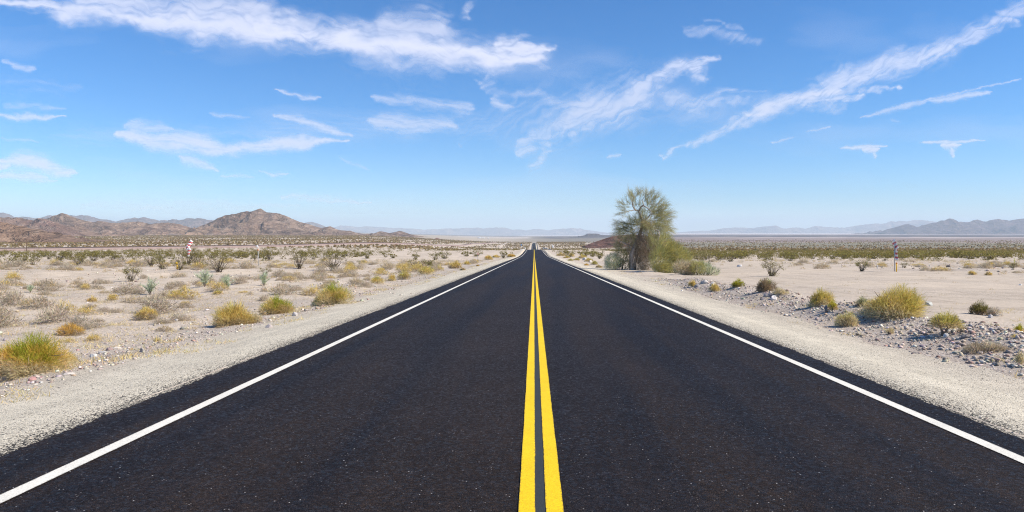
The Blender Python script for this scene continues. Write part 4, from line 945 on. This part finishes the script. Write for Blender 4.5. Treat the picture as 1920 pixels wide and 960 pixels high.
for j, (p, w, h) in enumerate(own_p):
    k = ppm(p[1]); px, py = proj(p)
    adj = 'bushy olive' if w > 28 else 'short olive' if h < 12 else 'middling olive'
    lb = relate(px, py - h / 2, 'creosote bush', adj, 160) or f'{adj} creosote bush in the loose row between the pale wash and the railway'
    place(j % 6, p, w / k / 1.45, h / k, lb, CRE); NCRE += 1
own_xy = np.array([p[:2] for p, _, _ in own_p])
d = np.hypot(xy[:, None, 0] - own_xy[None, :, 0], xy[:, None, 1] - own_xy[None, :, 1]).min(1); sel = d > 1.6; xy, h_ = xy[sel], h_[sel]
singles = 300 - NCRE - 22
zz = H(xy[:, 0], xy[:, 1])
for j in range(min(singles, len(xy))):
    p = (xy[j, 0], xy[j, 1], zz[j]); px, py = proj(p)
    ratio = srng.uniform(.85, 1.35); hpx = h_[j] * ppm(p[1])
    adj = ('low wide' if ratio > 1.2 else 'upright' if ratio < .95 else 'rounded') + (' dark olive' if j % 2 else ' olive')
    lb = relate(px, py - hpx / 2, 'creosote bush', adj, 120) if p[1] < 240 else None
    if not lb:
        side = 'left of the road' if p[0] < 0 else 'right of the road'
        lb = f'{adj} creosote bush in the dark scrub band {side}'
    i = (j % 6) if p[1] < 130 else 6 + j % 5
    place(i, p, h_[j] * ratio, h_[j] / 1.0, lb, CRE + (' left of the road' if p[0] < 0 else ' right of the road'))
rest = xy[singles:]; rest_h = h_[singles:]

# the scrub beyond, which reads as one mass
def far_scrub():
    rng = np.random.default_rng(31); V = []; Q = []; C = []; n_tot = 0
    n1 = 210000; t = rng.uniform(-.86, .84, n1); y = np.sqrt(rng.uniform(240 ** 2, 3700 ** 2, n1)); x = t * y
    w = fbm(x / 90, y / 160, 3, 811); a1 = 1.70 * (3700 ** 2 - 240 ** 2) / 2 / n1
    # alluvial plain: denser near, in bands
    rho = np.where(t < 0, .030, .034) * (500 / np.maximum(y, 500)) ** .62 * np.clip(.75 + .9 * w, .1, 1.6) * sst(560, 640, y)
    rho = np.where((t > .07) & (y > 600) & (y < 1700), rho * 1.6, rho)
    rho = rho * (np.abs(x) > 11) * np.where(t < 0, .8, 1) * np.where(t > .07, 1 - .88 * sst(700, 900, y + 150 * w), 1)
    k = rng.uniform(0, 1, n1) < rho * a1; x, y = x[k], y[k]
    x = np.concatenate([rest[:, 0], x]); y = np.concatenate([rest[:, 1], y]); n = len(x)
    k = off_rail(np.stack([x, y], 1)); k[:len(rest)] = True; hh = np.concatenate([rest_h, rng.uniform(.9, 1.9, n - len(rest))])[k]; x, y = x[k], y[k]; n = len(x)
    z = H(x, y); near = y < 560
    # near ones: loose clumps of leafy faces, far ones: low ragged domes
    idx = np.nonzero(near)[0]; m_ = 46
    c = np.repeat(idx, m_); u = unit(rng.normal(size=(len(c), 3))); u[:, 2] = np.abs(u[:, 2]); rr = rng.uniform(.35, 1, len(c))[:, None]
    P = np.stack([x[c], y[c], z[c]], 1) + u * rr * hh[c][:, None] * np.array([.75, .75, 1.0]); D = unit(u + rng.normal(size=u.shape) * .6)
    V1, F1 = blade_geo(P, D, rng.uniform(.16, .42, len(c)), .13, .2, rng)
    col1 = np.array((.205, .165, .062)) * .85 + (P3['yellowgreen'] - P3['olive']) * .28 * rng.uniform(0, 1, (len(c), 1)); C1 = np.repeat(jit(col1, rng, .25), 5, 0)
    idx = np.nonzero(~near)[0]; n2 = len(idx); s = hh[idx] * np.clip(.9 + y[idx] / 3500, .9, 1.7); an = rng.uniform(0, 6.28, n2)
    vv = []
    for q in range(5):
        a = an + q * 2 * math.pi / 5 + rng.normal(size=n2) * .2; r = s * rng.uniform(.45, .95, n2); vv.append(np.stack([x[idx] + np.cos(a) * r, y[idx] + np.sin(a) * r, z[idx] + s * rng.uniform(-.05, .45, n2)], 1))
    vv.append(np.stack([x[idx] + rng.normal(size=n2) * .25 * s, y[idx] + rng.normal(size=n2) * .25 * s, z[idx] + s * rng.uniform(.7, 1.1, n2)], 1))
    V2 = np.stack(vv, 1).reshape(-1, 3); b = (np.arange(n2) * 6)[:, None]; o2 = len(V1)
    F2 = np.concatenate([b + np.array([[q, (q + 1) % 5, 5]]) for q in range(5)]) + o2
    mixc = rng.uniform(0, 1, (n2, 1)); C2 = np.repeat(jit(np.array((.175, .132, .07)) * (1 - .35 * mixc) + P3['tan'] * .35 * mixc, rng, .25), 6, 0)
    me = mesh_np('scrub', np.concatenate([V1, V2]), [F1[0], np.concatenate([F1[1], F2])], M['leaf'], np.concatenate([C1, C2]))
    tag(link('scrub', me), kind='stuff')
far_scrub()

# dry grey and tan bushes
DRY = [tuft_parts(1200 + i, 1.0, .95, .5, 1100, dict(top='tan' if i % 3 == 0 else 'dust', body='dust' if i % 2 else 'grey', low='grey', bw=.011, nclump=6, open_=.0, green_amt=.35), 6, DRYTWIG) for i in range(6)]
DRYG = [tuft_parts(1250 + i, 1.0, .95, .5, 950, dict(top='gold', body='tan' if i % 2 else 'gold', low='grey', bw=.011, nclump=5, green_amt=.4), 5, DRYTWIG) for i in range(4)]
dprotos = [plant('dry_bush', 'x', 'bush', (0, 0, 0), pr) for pr in DRY + DRYG]; dfresh = set(range(10))
n0 = 60000; tt = srng.uniform(-.80, .76, n0); yy = np.sqrt(srng.uniform(11 ** 2, 135 ** 2, n0)); xx = tt * yy; a0 = 1.56 * (135 ** 2 - 11 ** 2) / 2 / n0
w = fbm(xx / 6, yy / 8, 3, 821)
wash = (yy > 45) & (yy < 66) & (xx < -18)
rho = np.where(xx < -8.5, .55 * sst(13, 16, yy) * (1 - .5 * sst(50, 90, yy)) * (1 - .55 * sst(-9, -12, xx) * (1 - sst(18, 24, yy))), 0) * np.where(wash, .06, 1)
rho = rho + np.where(xx > 33, .10 * sst(48, 60, yy), 0) + np.where((xx > 10) & (yy > 70), .05, 0)
rho = rho * np.clip(.7 + 1.3 * w, .05, 2)
k = srng.uniform(0, 1, n0) < rho * a0; xy2 = np.stack([xx, yy], 1)[k]; s_ = (.35 + .95 * srng.uniform(0, 1, len(xy2)) ** 1.5) * np.where(xy2[:, 1] > 60, 1.35, 1.0)
k = clear_of(xy2, s_); xy2, s_ = xy2[k], s_[k]; o_ = np.argsort(-s_ / xy2[:, 1]); xy2, s_ = xy2[o_], s_[o_]; k = poisson(xy2, s_ * .8); xy2, s_ = xy2[k], s_[k]
z2 = H(xy2[:, 0], xy2[:, 1]); ND = min(290, len(xy2))
for j in range(ND):
    p = (xy2[j, 0], xy2[j, 1], z2[j]); px, py = proj(p); gold = srng.uniform() < .2
    i = (6 + j % 4) if gold else j % 6
    o = dprotos[i] if i in dfresh else copy_tree(dprotos[i]); dfresh.discard(i)
    s_[j] *= 1.35; sz = s_[j] * srng.uniform(.45, .95); o.location = (float(p[0]), float(p[1]), float(p[2]) - .02); o.rotation_euler = (0, 0, float(srng.uniform(0, 6.28))); o.scale = (float(s_[j]), float(s_[j]), float(sz))
    adj = ('flat' if sz < .6 * s_[j] else 'domed' if sz > .8 * s_[j] else 'low') + (' ochre' if gold else ' grey beige')
    kd = 'dry bush'
    lb = relate(px, py - sz * .25 * ppm(p[1]), kd, adj, 110)
    if not lb: lb = f'{adj} dry bush on the open desert ' + ('left of the road' if p[0] < 0 else 'right of the road')
    tag(o, lb, 'bush', 'dry bushes ' + ('left' if p[0] < 0 else 'right') + ' of the road')
DREST = (xy2[ND:], z2[ND:], s_[ND:])
for i in dfresh: [bpy.data.objects.remove(c) for c in list(dprotos[i].children)]; bpy.data.objects.remove(dprotos[i])

def dry_rest():
    rng = np.random.default_rng(41); (xy_, z_, s) = DREST; n = len(xy_); m_ = 60; c = np.repeat(np.arange(n), m_); u = unit(rng.normal(size=(len(c), 3))); u[:, 2] = np.abs(u[:, 2]) * .8
    P = np.stack([xy_[c, 0], xy_[c, 1], z_[c] + .02], 1) + u * s[c][:, None] * np.array([.40, .40, .36]) * rng.uniform(.3, 1, (len(c), 1)); k = rng.uniform(0, 1, n)[c][:, None]
    return blade_mesh('dry_scrub', P, unit(u + rng.normal(size=u.shape) * .5), s[c] * rng.uniform(.12, .3, len(c)), .022, .25, jit(P3['dust'] * (1 - k) + P3['tan'] * k, rng), rng, M['straw'])
tag(link('dry_scrub', dry_rest()), kind='stuff')

# dry grass litter and seedlings on the verges
def litter():
    rng = np.random.default_rng(9); P = []
    def patch(x, y, n, sx, sy): P.append(np.stack([x + rng.normal(size=n) * sx, y + rng.normal(size=n) * sy], 1))
    for _ in range(300):
        y = 8 * (170 / 8) ** rng.uniform(); s = -1 if rng.uniform() < .62 else 1
        x = s * rng.uniform(5.7, 7.6) if s < 0 else rng.uniform(6.2, 10.5)
        patch(x, y, int(rng.uniform(14, 60)), .10, .16)
    for _ in range(4200):
        y = 11 * (110 / 11) ** rng.uniform() ** .8; s = -1 if rng.uniform() < .7 else 1; x = -rng.uniform(8, .72 * y + 8) if s < 0 else rng.uniform(12 if rng.uniform() < .35 else 34, 34 + .6 * y)
        patch(x, y, int(rng.uniform(10, 34)), .12, .14)
    P = np.concatenate(P); P = P[(np.abs(P[:, 0]) > 5.0)]; n = len(P); D = unit(np.stack([rng.normal(size=n) * .6, rng.normal(size=n) * .6, rng.uniform(.2, 1, n)], 1)); k = rng.uniform(0, 1, n)[:, None]
    C = P3['straw'] * (1 - k) + P3['gold'] * k
    fy = np.clip(P[:, 1:2] / 30 - .3, 0, 1) * (np.abs(P[:, 0:1]) > 8)
    C = C * (1 - fy) + (P3['dust'] * k + P3['tan'] * (1 - k)) * fy
    return blade_mesh('dry_grass', np.column_stack([P, H(P[:, 0], P[:, 1]) - .005]), D, rng.uniform(.04, .13, n), .008, .3, jit(C, rng), rng, M['straw'])
tag(link('dry_grass', litter()), kind='stuff')

# ------------------------------------------------------------------ stones
STONE = 1.13 * np.array([(.46, .39, .32), (.36, .295, .245), (.26, .21, .18), (.54, .48, .41), (.62, .57, .50), (.38, .26, .21), (.33, .30, .28)])
OCT_V = np.array([[1, 0, 0], [-1, 0, 0], [0, 1, 0], [0, -1, 0], [0, 0, 1], [0, 0, -1], [.6, .6, .5], [-.6, .6, .45], [.6, -.6, .45], [-.6, -.6, .5]], float)
OCT_F = np.array([[4, 6, 7], [4, 7, 9], [4, 9, 8], [4, 8, 6], [0, 2, 6], [2, 1, 7], [2, 7, 6], [1, 3, 9], [1, 9, 7], [3, 0, 8], [3, 8, 9], [0, 6, 8], [5, 2, 0], [5, 1, 2], [5, 3, 1], [5, 0, 3]])
def stones(name, X, Y, S, rng, sink=.25):
    n = len(X); V = OCT_V[None] * (1 + rng.normal(size=(n, 10, 1)) * .16); V = V * (S[:, None, None] * np.stack([rng.uniform(.7, 1.3, n), rng.uniform(.7, 1.3, n), rng.uniform(.4, .8, n)], 1)[:, None, :])
    a = rng.uniform(0, 6.28, n); b = rng.normal(size=n) * .35; ca, sa, cb, sb = np.cos(a), np.sin(a), np.cos(b), np.sin(b)
    Rm = np.zeros((n, 3, 3)); Rm[:, 0, 0] = ca * cb; Rm[:, 0, 1] = -sa; Rm[:, 0, 2] = ca * sb; Rm[:, 1, 0] = sa * cb; Rm[:, 1, 1] = ca; Rm[:, 1, 2] = sa * sb; Rm[:, 2, 0] = -sb; Rm[:, 2, 2] = cb
    V = np.einsum('nij,nkj->nki', Rm, V); V[..., 0] += X[:, None]; V[..., 1] += Y[:, None]; V[..., 2] += (H(X, Y) + S * .5 * (1 - 2 * sink) + .0)[:, None]
    C = np.repeat(jit(STONE[rng.choice(len(STONE), n, p=[.28, .2, .12, .18, .1, .07, .05])], rng, .15), 10, 0)
    return mesh_np(name, V.reshape(-1, 3), [(np.arange(n) * 10)[:, None, None] .reshape(-1, 1, 1).repeat(16, 1).reshape(-1, 1) + np.tile(OCT_F, (n, 1))], M['rock'], C)
def gravel():
    rng = np.random.default_rng(17); X = []; Y = []; S = []
    def addp(x, y, s): X.append(x); Y.append(y); S.append(s)
    n = 11000; y = 7 * (44 / 7) ** rng.uniform(0, 1, n); x = 8.2 + rng.normal(size=n) * 1.05; k = (x > 6.3) & (x < 11.5); addp(x[k], y[k], (.012 + .042 * rng.uniform(0, 1, n) ** 3.0)[k])
    n = 5200; y = 7 * (60 / 7) ** rng.uniform(0, 1, n); x = -6.3 - np.abs(rng.normal(size=n)) * 1.6; addp(x, y, .008 + .030 * rng.uniform(0, 1, n) ** 4)
    n = 5000; y = np.sqrt(rng.uniform(10 ** 2, 90 ** 2, n)); t = rng.uniform(-.8, -.12, n); k = fbm(t * y / 7, y / 9, 2, 831) > -.05; addp((t * y)[k], y[k], (.015 + .07 * rng.uniform(0, 1, n) ** 3)[k])
    n = 1600; y = np.sqrt(rng.uniform(45 ** 2, 130 ** 2, n)); x = rng.uniform(34, 34 + .5 * y, n); addp(x, y, .03 + .12 * rng.uniform(0, 1, n) ** 2.5)
    n = 2600; y = 3 * (40 / 3) ** rng.uniform(0, 1, n); x = np.where(rng.uniform(0, 1, n) < .5, -1, 1) * (4.3 + np.abs(rng.normal(size=n)) * .7); addp(x, y, .004 + .010 * rng.uniform(0, 1, n) ** 3)
    X, Y, S = map(np.concatenate, (X, Y, S)); k = (np.abs(X) > 4.34) & ~((X > 12) & (X < 33)); return stones('loose_stones', X[k], Y[k], S[k], rng)
tag(link('loose_stones', gravel()), kind='stuff')
import bmesh
def rock(px, py, wpx, hpx, label, colr, sd, group='rocks on the verges'):
    p = at(px, py); k = ppm(p[1]); rng = np.random.default_rng(sd); bm = bmesh.new(); bmesh.ops.create_icosphere(bm, subdivisions=3, radius=1)
    co = np.array([v.co[:] for v in bm.verts]); nr = unit(rng.normal(size=(11, 3))); dd = rng.uniform(.62, .95, 11)
    for a, d_ in zip(nr, dd): ex = np.maximum(co @ a - d_, 0)[:, None]; co = co - ex * a
    co *= 1 + .05 * fbm(co[:, 0] * 2 + sd, co[:, 1] * 2 + co[:, 2] * 2, 3, sd % 50)[:, None]
    co *= np.array([wpx / k / 1.75, wpx / k / 2.1, hpx / k / 1.3])
    for v, c in zip(bm.verts, co): v.co = c
    me = bpy.data.meshes.new('rock'); bm.to_mesh(me); bm.free(); a = me.attributes.new('Col', 'FLOAT_COLOR', 'POINT'); c = np.ones((len(co), 4), np.float32); c[:, :3] = colr; a.data.foreach_set('color', c.ravel()); me.materials.append(M['rock'])
    o = link('rock', me, None, p + np.array([0, 0, hpx / k * .12]), rng.uniform(-.5, .5)); tag(o, label, 'rock', group)
    return o
for i, (x, y, w, h, c, lb) in enumerate([
    (267, 660, 13, 10, (.34, .31, .28), 'grey angular rock on the left verge, biggest near the road'), (219, 655, 15, 6, (.60, .54, .47), 'flat whitish rock right of a purplish one on the left verge'), (206, 657, 12, 7, (.34, .25, .23), 'purplish rock touching a flat whitish rock on the left verge'),
    (192, 663, 14, 5, (.40, .38, .36), 'flat bluish grey rock left of the purplish rock'), (175, 669, 13, 7, (.58, .57, .55), 'pale slab below the flat bluish grey rock'), (61, 713, 13, 8, (.42, .24, .22), 'small red rock below the big green bush at the left edge'),
    (8, 711, 17, 8, (.40, .41, .43), 'blue grey rock at the very left edge below the straw tuft'), (37, 706, 10, 4, (.12, .11, .11), 'thin dark flake of rock under the big green bush'), (204, 669, 6, 4, (.28, .24, .24), 'small dark stone between the pale slab and the road'),
    (199, 677, 9, 5, (.62, .60, .57), 'small white stone above the gravel shoulder, left side'), (288, 669, 8, 4, (.60, .58, .55), 'white pebble right of the grey angular rock'), (505, 615, 14, 8, (.46, .40, .37), 'rough brown grey rock in front of the green topped gold bush'),
    (553, 593, 10, 9, (.50, .47, .45), 'grey stone right below the green topped gold bush'), (130, 704, 20, 7, (.56, .50, .44), 'flat buff rock half buried in the left gravel'), (1322, 531, 15, 8, (.64, .58, .51), 'whitish boulder between the two spiky gold tufts'),
    (1336, 535, 10, 7, (.58, .55, .52), 'pale stone at the right side of the whitish boulder'), (1308, 538, 11, 6, (.30, .28, .27), 'dark stone at the left side of the whitish boulder'), (1439, 556, 13, 9, (.40, .35, .32), 'brownish rock below the green capped brown bush'),
    (1450, 562, 12, 9, (.62, .58, .55), 'pale pinkish rock on the bank, right of a brownish rock'), (1430, 562, 9, 6, (.22, .20, .20), 'dark little rock on the bank, left of a pale pinkish one'), (1552, 580, 12, 10, (.20, .19, .20), 'dark rock in the shade of the golden bank bush'),
    (1740, 573, 15, 10, (.44, .45, .42), 'rounded grey rock on the sand behind the largest bank bush'), (1870, 592, 14, 8, (.60, .57, .54), 'pale rock on the bank right of the twiggy olive brown bush'), (1858, 596, 10, 7, (.45, .42, .40), 'grey rock on the bank below the twiggy olive brown bush'),
    (1808, 634, 14, 8, (.22, .20, .19), 'dark rock on the stones right of the bush on a stalk'), (1774, 632, 10, 8, (.66, .63, .60), 'white stone at the foot of the bush on a stalk'), (1714, 664, 10, 4, (.14, .13, .13), 'dark chip of rock on the gravel below the stone bank'),
    (1387, 500, 9, 5, (.64, .62, .60), 'white stone on the sand right of the pale olive shrub'), (1096, 488, 9, 6, (.60, .55, .48), 'white boulder of the right roadside before the tree'), (1108, 492, 7, 5, (.58, .53, .47), 'second white boulder of the right roadside, nearer the tree'),
    (1778, 500, 7, 4, (.16, .14, .13), 'dark rock among the far scrub left of the far gold dome'), (1884, 501, 7, 4, (.66, .63, .60), 'white stone by the thin lime stake'), (1913, 535, 5, 3, (.68, .67, .65), 'small white stone on the turn-out sand at the right edge'), (1724, 501, 7, 4, (.66, .65, .64), 'white stone among the scrub right of the right striped marker')]):
    rock(x, y, w, h, lb, c, 300 + i)

# ------------------------------------------------------------------ posts, markers, signs
def scale_at(px, py): p = at(px, py); return p, 1 / ppm(p[1])
def stripes(m, A, B, w, th, nrm, nst, slant, m_white, m_red):
    """a board from A to B, width w, in slanting bands"""
    A, B = np.array(A, float), np.array(B, float); d = B - A; L = np.linalg.norm(d); d /= L; n = np.array(nrm, float); n /= np.linalg.norm(n); s = np.cross(d, n); s /= np.linalg.norm(s)
    for i in range(nst):
        t0, t1 = L * i / nst, L * (i + 1) / nst
        c0 = 0 if i == 0 else slant; c1 = 0 if i == nst - 1 else slant
        P = []
        for z in (-th / 2, th / 2):
            P += [A + d * (t0 - c0) - s * w / 2 + n * z, A + d * (t0 + c0) + s * w / 2 + n * z, A + d * (t1 + c1) + s * w / 2 + n * z, A + d * (t1 - c1) - s * w / 2 + n * z]
        m.add(np.array(P), [np.array([[3, 2, 1, 0], [4, 5, 6, 7], [0, 1, 5, 4], [1, 2, 6, 5], [2, 3, 7, 6], [3, 0, 4, 7]])], i % 2)
def marker(label, p, height, yaw, sc=1.0):
    o = thing('pipeline_marker', label, 'marker', p, 'red and white striped markers on poles', yaw)
    a = MB(); a.tube([(0, 0, -.2), (0, 0, height * .93)], [.035, .035], 8); a.tube([(0, 0, height * .62), (.0, -.05, height * .62)], [.02, .02], 6); a.build('pole', M['steel'], o, smooth=True)
    b = MB(); stripes(b, (.36, -.07, height), (-.24, -.07, height * .72), .44, .012, (.25, -1, .25), 5, .08, 0, 1); stripes(b, (-.26, -.055, height * .82), (-.26, -.055, height * .62), .34, .012, (-.5, -1, 0), 3, .06, 0, 1)
    b.build('upper_board', [M['white_metal'], M['red']], o)
    c = MB(); stripes(c, (.10, -.10, height * .68), (-.16, -.12, height * .36), .34, .012, (.1, -1, .1), 5, .06, 0, 1); c.build('lower_board', [M['white_metal'], M['red']], o)
    return o
p, k = scale_at(355.5, 497.5); marker('red and white striped marker on a thin pole among creosote bushes, left of the road', p, 47 * k, 0.0); LAND.append((356, 470, 'the left striped marker'))
p, k = scale_at(1677, 509); marker('striped marker seen nearly edge on above a yellow post, right of the road', p, 57 * k, R(98)); LAND.append((1678, 480, 'the right striped marker'))
p, k = scale_at(861, 468.6); marker('tiny distant striped marker in far scrub above the thick creosote pair', p, 7.5 * k, 0.2)
p, k = scale_at(1680.8, 509.5)
o = thing('pipeline_post', 'yellow flat topped post at the foot of the right striped marker', 'post', p)
m = MB(); m.tube([(0, 0, -.1), (0, 0, 15 * k)], [.05, .05], 10); m.build('pipe', M['yellow_metal'], o, smooth=True); m = MB(); m.tube([(0, 0, 15 * k), (0, 0, 16.5 * k), (0, 0, 17 * k)], [.062, .062, .04], 10); m.build('cap', M['orange'], o)
p, k = scale_at(331.5, 505)
o = thing('pipeline_post', 'yellow post with a wide drum shaped cap left of the left striped marker', 'post', p)
m = MB(); m.tube([(.05, 0, -.1), (.03, 0, 10 * k)], [.07, .06], 10); m.tube([(.05, 0, 1 * k), (.05, 0, 5 * k)], [.09, .085], 10); m.build('pipe', M['yellow_metal'], o, smooth=True)
m = MB(); m.tube([(-.0, 0, 10 * k), (0, 0, 12.5 * k), (0, 0, 13.6 * k)], [.115, .115, .07], 12); m.build('cap', M['yellow_metal'], o)
p, k = scale_at(374, 504)
o = thing('survey_stake', 'thin pink and white banded stake right of the left striped marker', 'stake', p)
m = MB()
for i in range(8): m.tube([(0, 0, -.05 + i * 14 * k / 8), (0, 0, -.05 + (i + 1) * 14 * k / 8)], [.045, .045], 6, m=i % 2)
m.build('stake', [M['white_metal'], M['reddish']], o)
p, k = scale_at(484.5, 498.5)
o = thing('vent_pole', 'slim grey pole with white hooded cap and orange band, left of the road', 'pole', p); LAND.append((484, 478, 'the white capped pole'))
m = MB(); m.tube([(0, 0, -.1), (-.03, 0, 33 * k)], [.035, .035], 8); m.build('pole', M['steel'], o, smooth=True)
m = MB(); m.tube([(-.03, 0, 28.5 * k), (-.03, 0, 32.5 * k)], [.05, .05], 8); m.build('band', M['orange'], o)
m = MB(); m.tube([(-.03, 0, 33 * k), (-.04, 0, 36 * k), (-.10, 0, 38 * k), (-.20, -.02, 37.6 * k), (-.25, -.03, 35.6 * k)], [.05, .06, .075, .075, .08], 10); m.build('hood', M['white_metal'], o, smooth=True)
p, k = scale_at(896, 490.5)
o = thing('delineator_stake', 'thin grey roadside stake with a red top, left of the road', 'stake', p); LAND.append((896, 482, 'the red tipped stake'))
m = MB(); m.box((0, 0, 6 * k), (.07, .03, 12.4 * k), bev=.006); m.build('stake', M['steel'], o); m = MB(); m.box((0, -.005, 14.5 * k), (.12, .03, 4.6 * k), bev=.006); m.build('reflector', M['red'], o)
p, k = scale_at(1902, 501); o = thing('lime_stake', 'thin lime yellow stake in the far right scrub', 'stake', p); m = MB(); m.box((0, 0, 8 * k), (.07, .03, 16.5 * k), (0, R(3), 0), bev=.006); m.build('stake', M['lime'], o)
p, k = scale_at(1645.5, 504); o = thing('white_stake', 'short thin white stake left of the right striped marker', 'stake', p); m = MB(); m.box((0, 0, 3 * k), (.04, .03, 7 * k), bev=.005); m.build('stake', M['white_metal'], o)
# signs beyond the bridge
def road_sign(label, px, py, wpx, hpx, mat, legs, d):
    x = (px - 1001.5) / F * d; k = d / F; p = np.array([x, d, float(H(x, d))]); zt = EYE + (434 - py) * k; zb = max(zt - p[2], .8)
    o = thing('road_sign', label, 'sign', p)
    m = MB(); m.box((0, 0, zb + hpx * k / 2), (wpx * k, .03, hpx * k), bev=.01); m.build('panel', mat, o)
    for s in legs: m = MB(); m.box((s * wpx * k * .32, .05, (zb + hpx * k * .9) / 2 - .2), (.09, .06, zb + hpx * k * .9 + .4)); m.build('post', M['steel'], o)
road_sign('white upright rectangular sign right of the road beyond the bridge', 1036.6, 464.2, 2.9, 4.2, M['white_metal'], (-1, 1), 560)
road_sign('small pale blue sign left of the road beyond the bridge', 977.3, 460.8, 2.2, 3.0, M['blue'], (0,), 640)
# bridge ends
yb = 396.0; kb = yb / F
for sgn, lb in ((-1, 'white concrete bridge end post and low wall at the left road edge on the crest'), (1, 'white concrete bridge end post at the right road edge on the crest')):
    x0 = sgn * 5.0; z0 = float(road_z(yb)); o = thing('bridge_parapet', lb, 'bridge wall', (x0, yb, z0))
    m = MB(); m.box((0, 0, .45), (.55, .7, 1.5 if sgn < 0 else 1.1), bev=.05); m.build('end_post', M['concrete'], o)
    m = MB(); m.box((0, 9.4, .15), (.35, 18, .9), bev=.04); m.build('parapet', M['concrete'], o)
    if sgn < 0: m = MB(); m.box((-1.2, -3.2, -.05), (2.2, .4, .75), (0, 0, R(18)), bev=.04); m.build('wing_wall', M['concrete'], o)
z0 = float(road_z(380)); o = thing('guard_rail', 'grey metal guard rail flaring away from the right road edge before the bridge', 'guard rail', (5.0, 380, z0))
pts = [(0.1, 15, .72), (.25, 10, .70), (.8, 2, .66), (1.9, -8, .55), (3.4, -17, .40)]
m = MB()
for dz in (-.10, 0, .10): m.tube([(a, b, c + dz) for a, b, c in pts], [.075] * 5, 6)
m.build('beam', M['steel'], o)
for a, b, c in pts: m = MB(); m.box((a + .12, b, c - .5), (.14, .14, 1.5)); m.build('post', M['wood'], o)
# poles along the railway
for i, (px, pb, hp, lb) in enumerate([(30, 471, 24, 'tallest wooden line pole by the railway at far left'), (87, 467.5, 13, 'second wooden line pole along the railway from the left edge'), (154, 467, 12, 'third wooden line pole along the railway from the left edge'),
                                      (204, 466.5, 14, 'fourth wooden line pole, before the low brown hills'), (277, 466, 9, 'fifth wooden line pole, left of the striped marker'), (332, 465.5, 8, 'sixth wooden line pole, just left of the striped marker'), (412, 465, 7, 'last wooden line pole, right of the striped marker')]):
    d = 424 if i == 0 else 470 + i * 34; x = (px - 1001.5) / F * d; k = d / F; z = float(H(x, d)); top = EYE + (434 - (pb - hp)) * k - z
    o = thing('line_pole', lb, 'pole', (x, d, z), 'wooden line poles along the railway')
    m = MB(); m.tube([(0, 0, -.3), (0, 0, top)], [.17, .12], 8); m.build('pole', M['wood'], o, smooth=True)
    m = MB(); m.box((0, -.14, top - .6), (2.2, .12, .14), (0, 0, R(35))); m.build('crossarm', M['wood'], o)
    m = MB()
    for s in (-.9, -.4, .4, .9): m.tube([(s * math.cos(R(35)), -.14 + s * math.sin(R(35)), top - .54), (s * math.cos(R(35)), -.14 + s * math.sin(R(35)), top - .38)], [.05, .04], 6)
    m.build('insulators', M['steel'], o)
# white sheds far out on the plain
for i, (px, wm) in enumerate([(898, 26), (903, 12), (906.5, 16), (915.5, 14)]):
    d = 6200; x = (px - 1001.5) / F * d; z = float(H(x, d)) + 3.5
    o = thing('shed', ['long white shed far out on the plain, leftmost of four', 'smallest white shed far out on the plain', 'bright white shed far out on the plain, third of four', 'lone white shed far out on the plain, rightmost'][i], 'shed', (x, d, z), 'white sheds far out on the plain')
    m = MB(); m.box((0, 0, 1.0), (wm, 12, 9)); m.build('walls', M['white_metal'], o)
    m = MB(); hw = wm / 2 + .6; m.add([(-hw, -6.6, 5.5), (hw, -6.6, 5.5), (hw, 0, 8), (-hw, 0, 8), (hw, 6.6, 5.5), (-hw, 6.6, 5.5)], [np.array([[0, 1, 2, 3], [3, 2, 4, 5]])]); m.build('roof', M['concrete'], o)
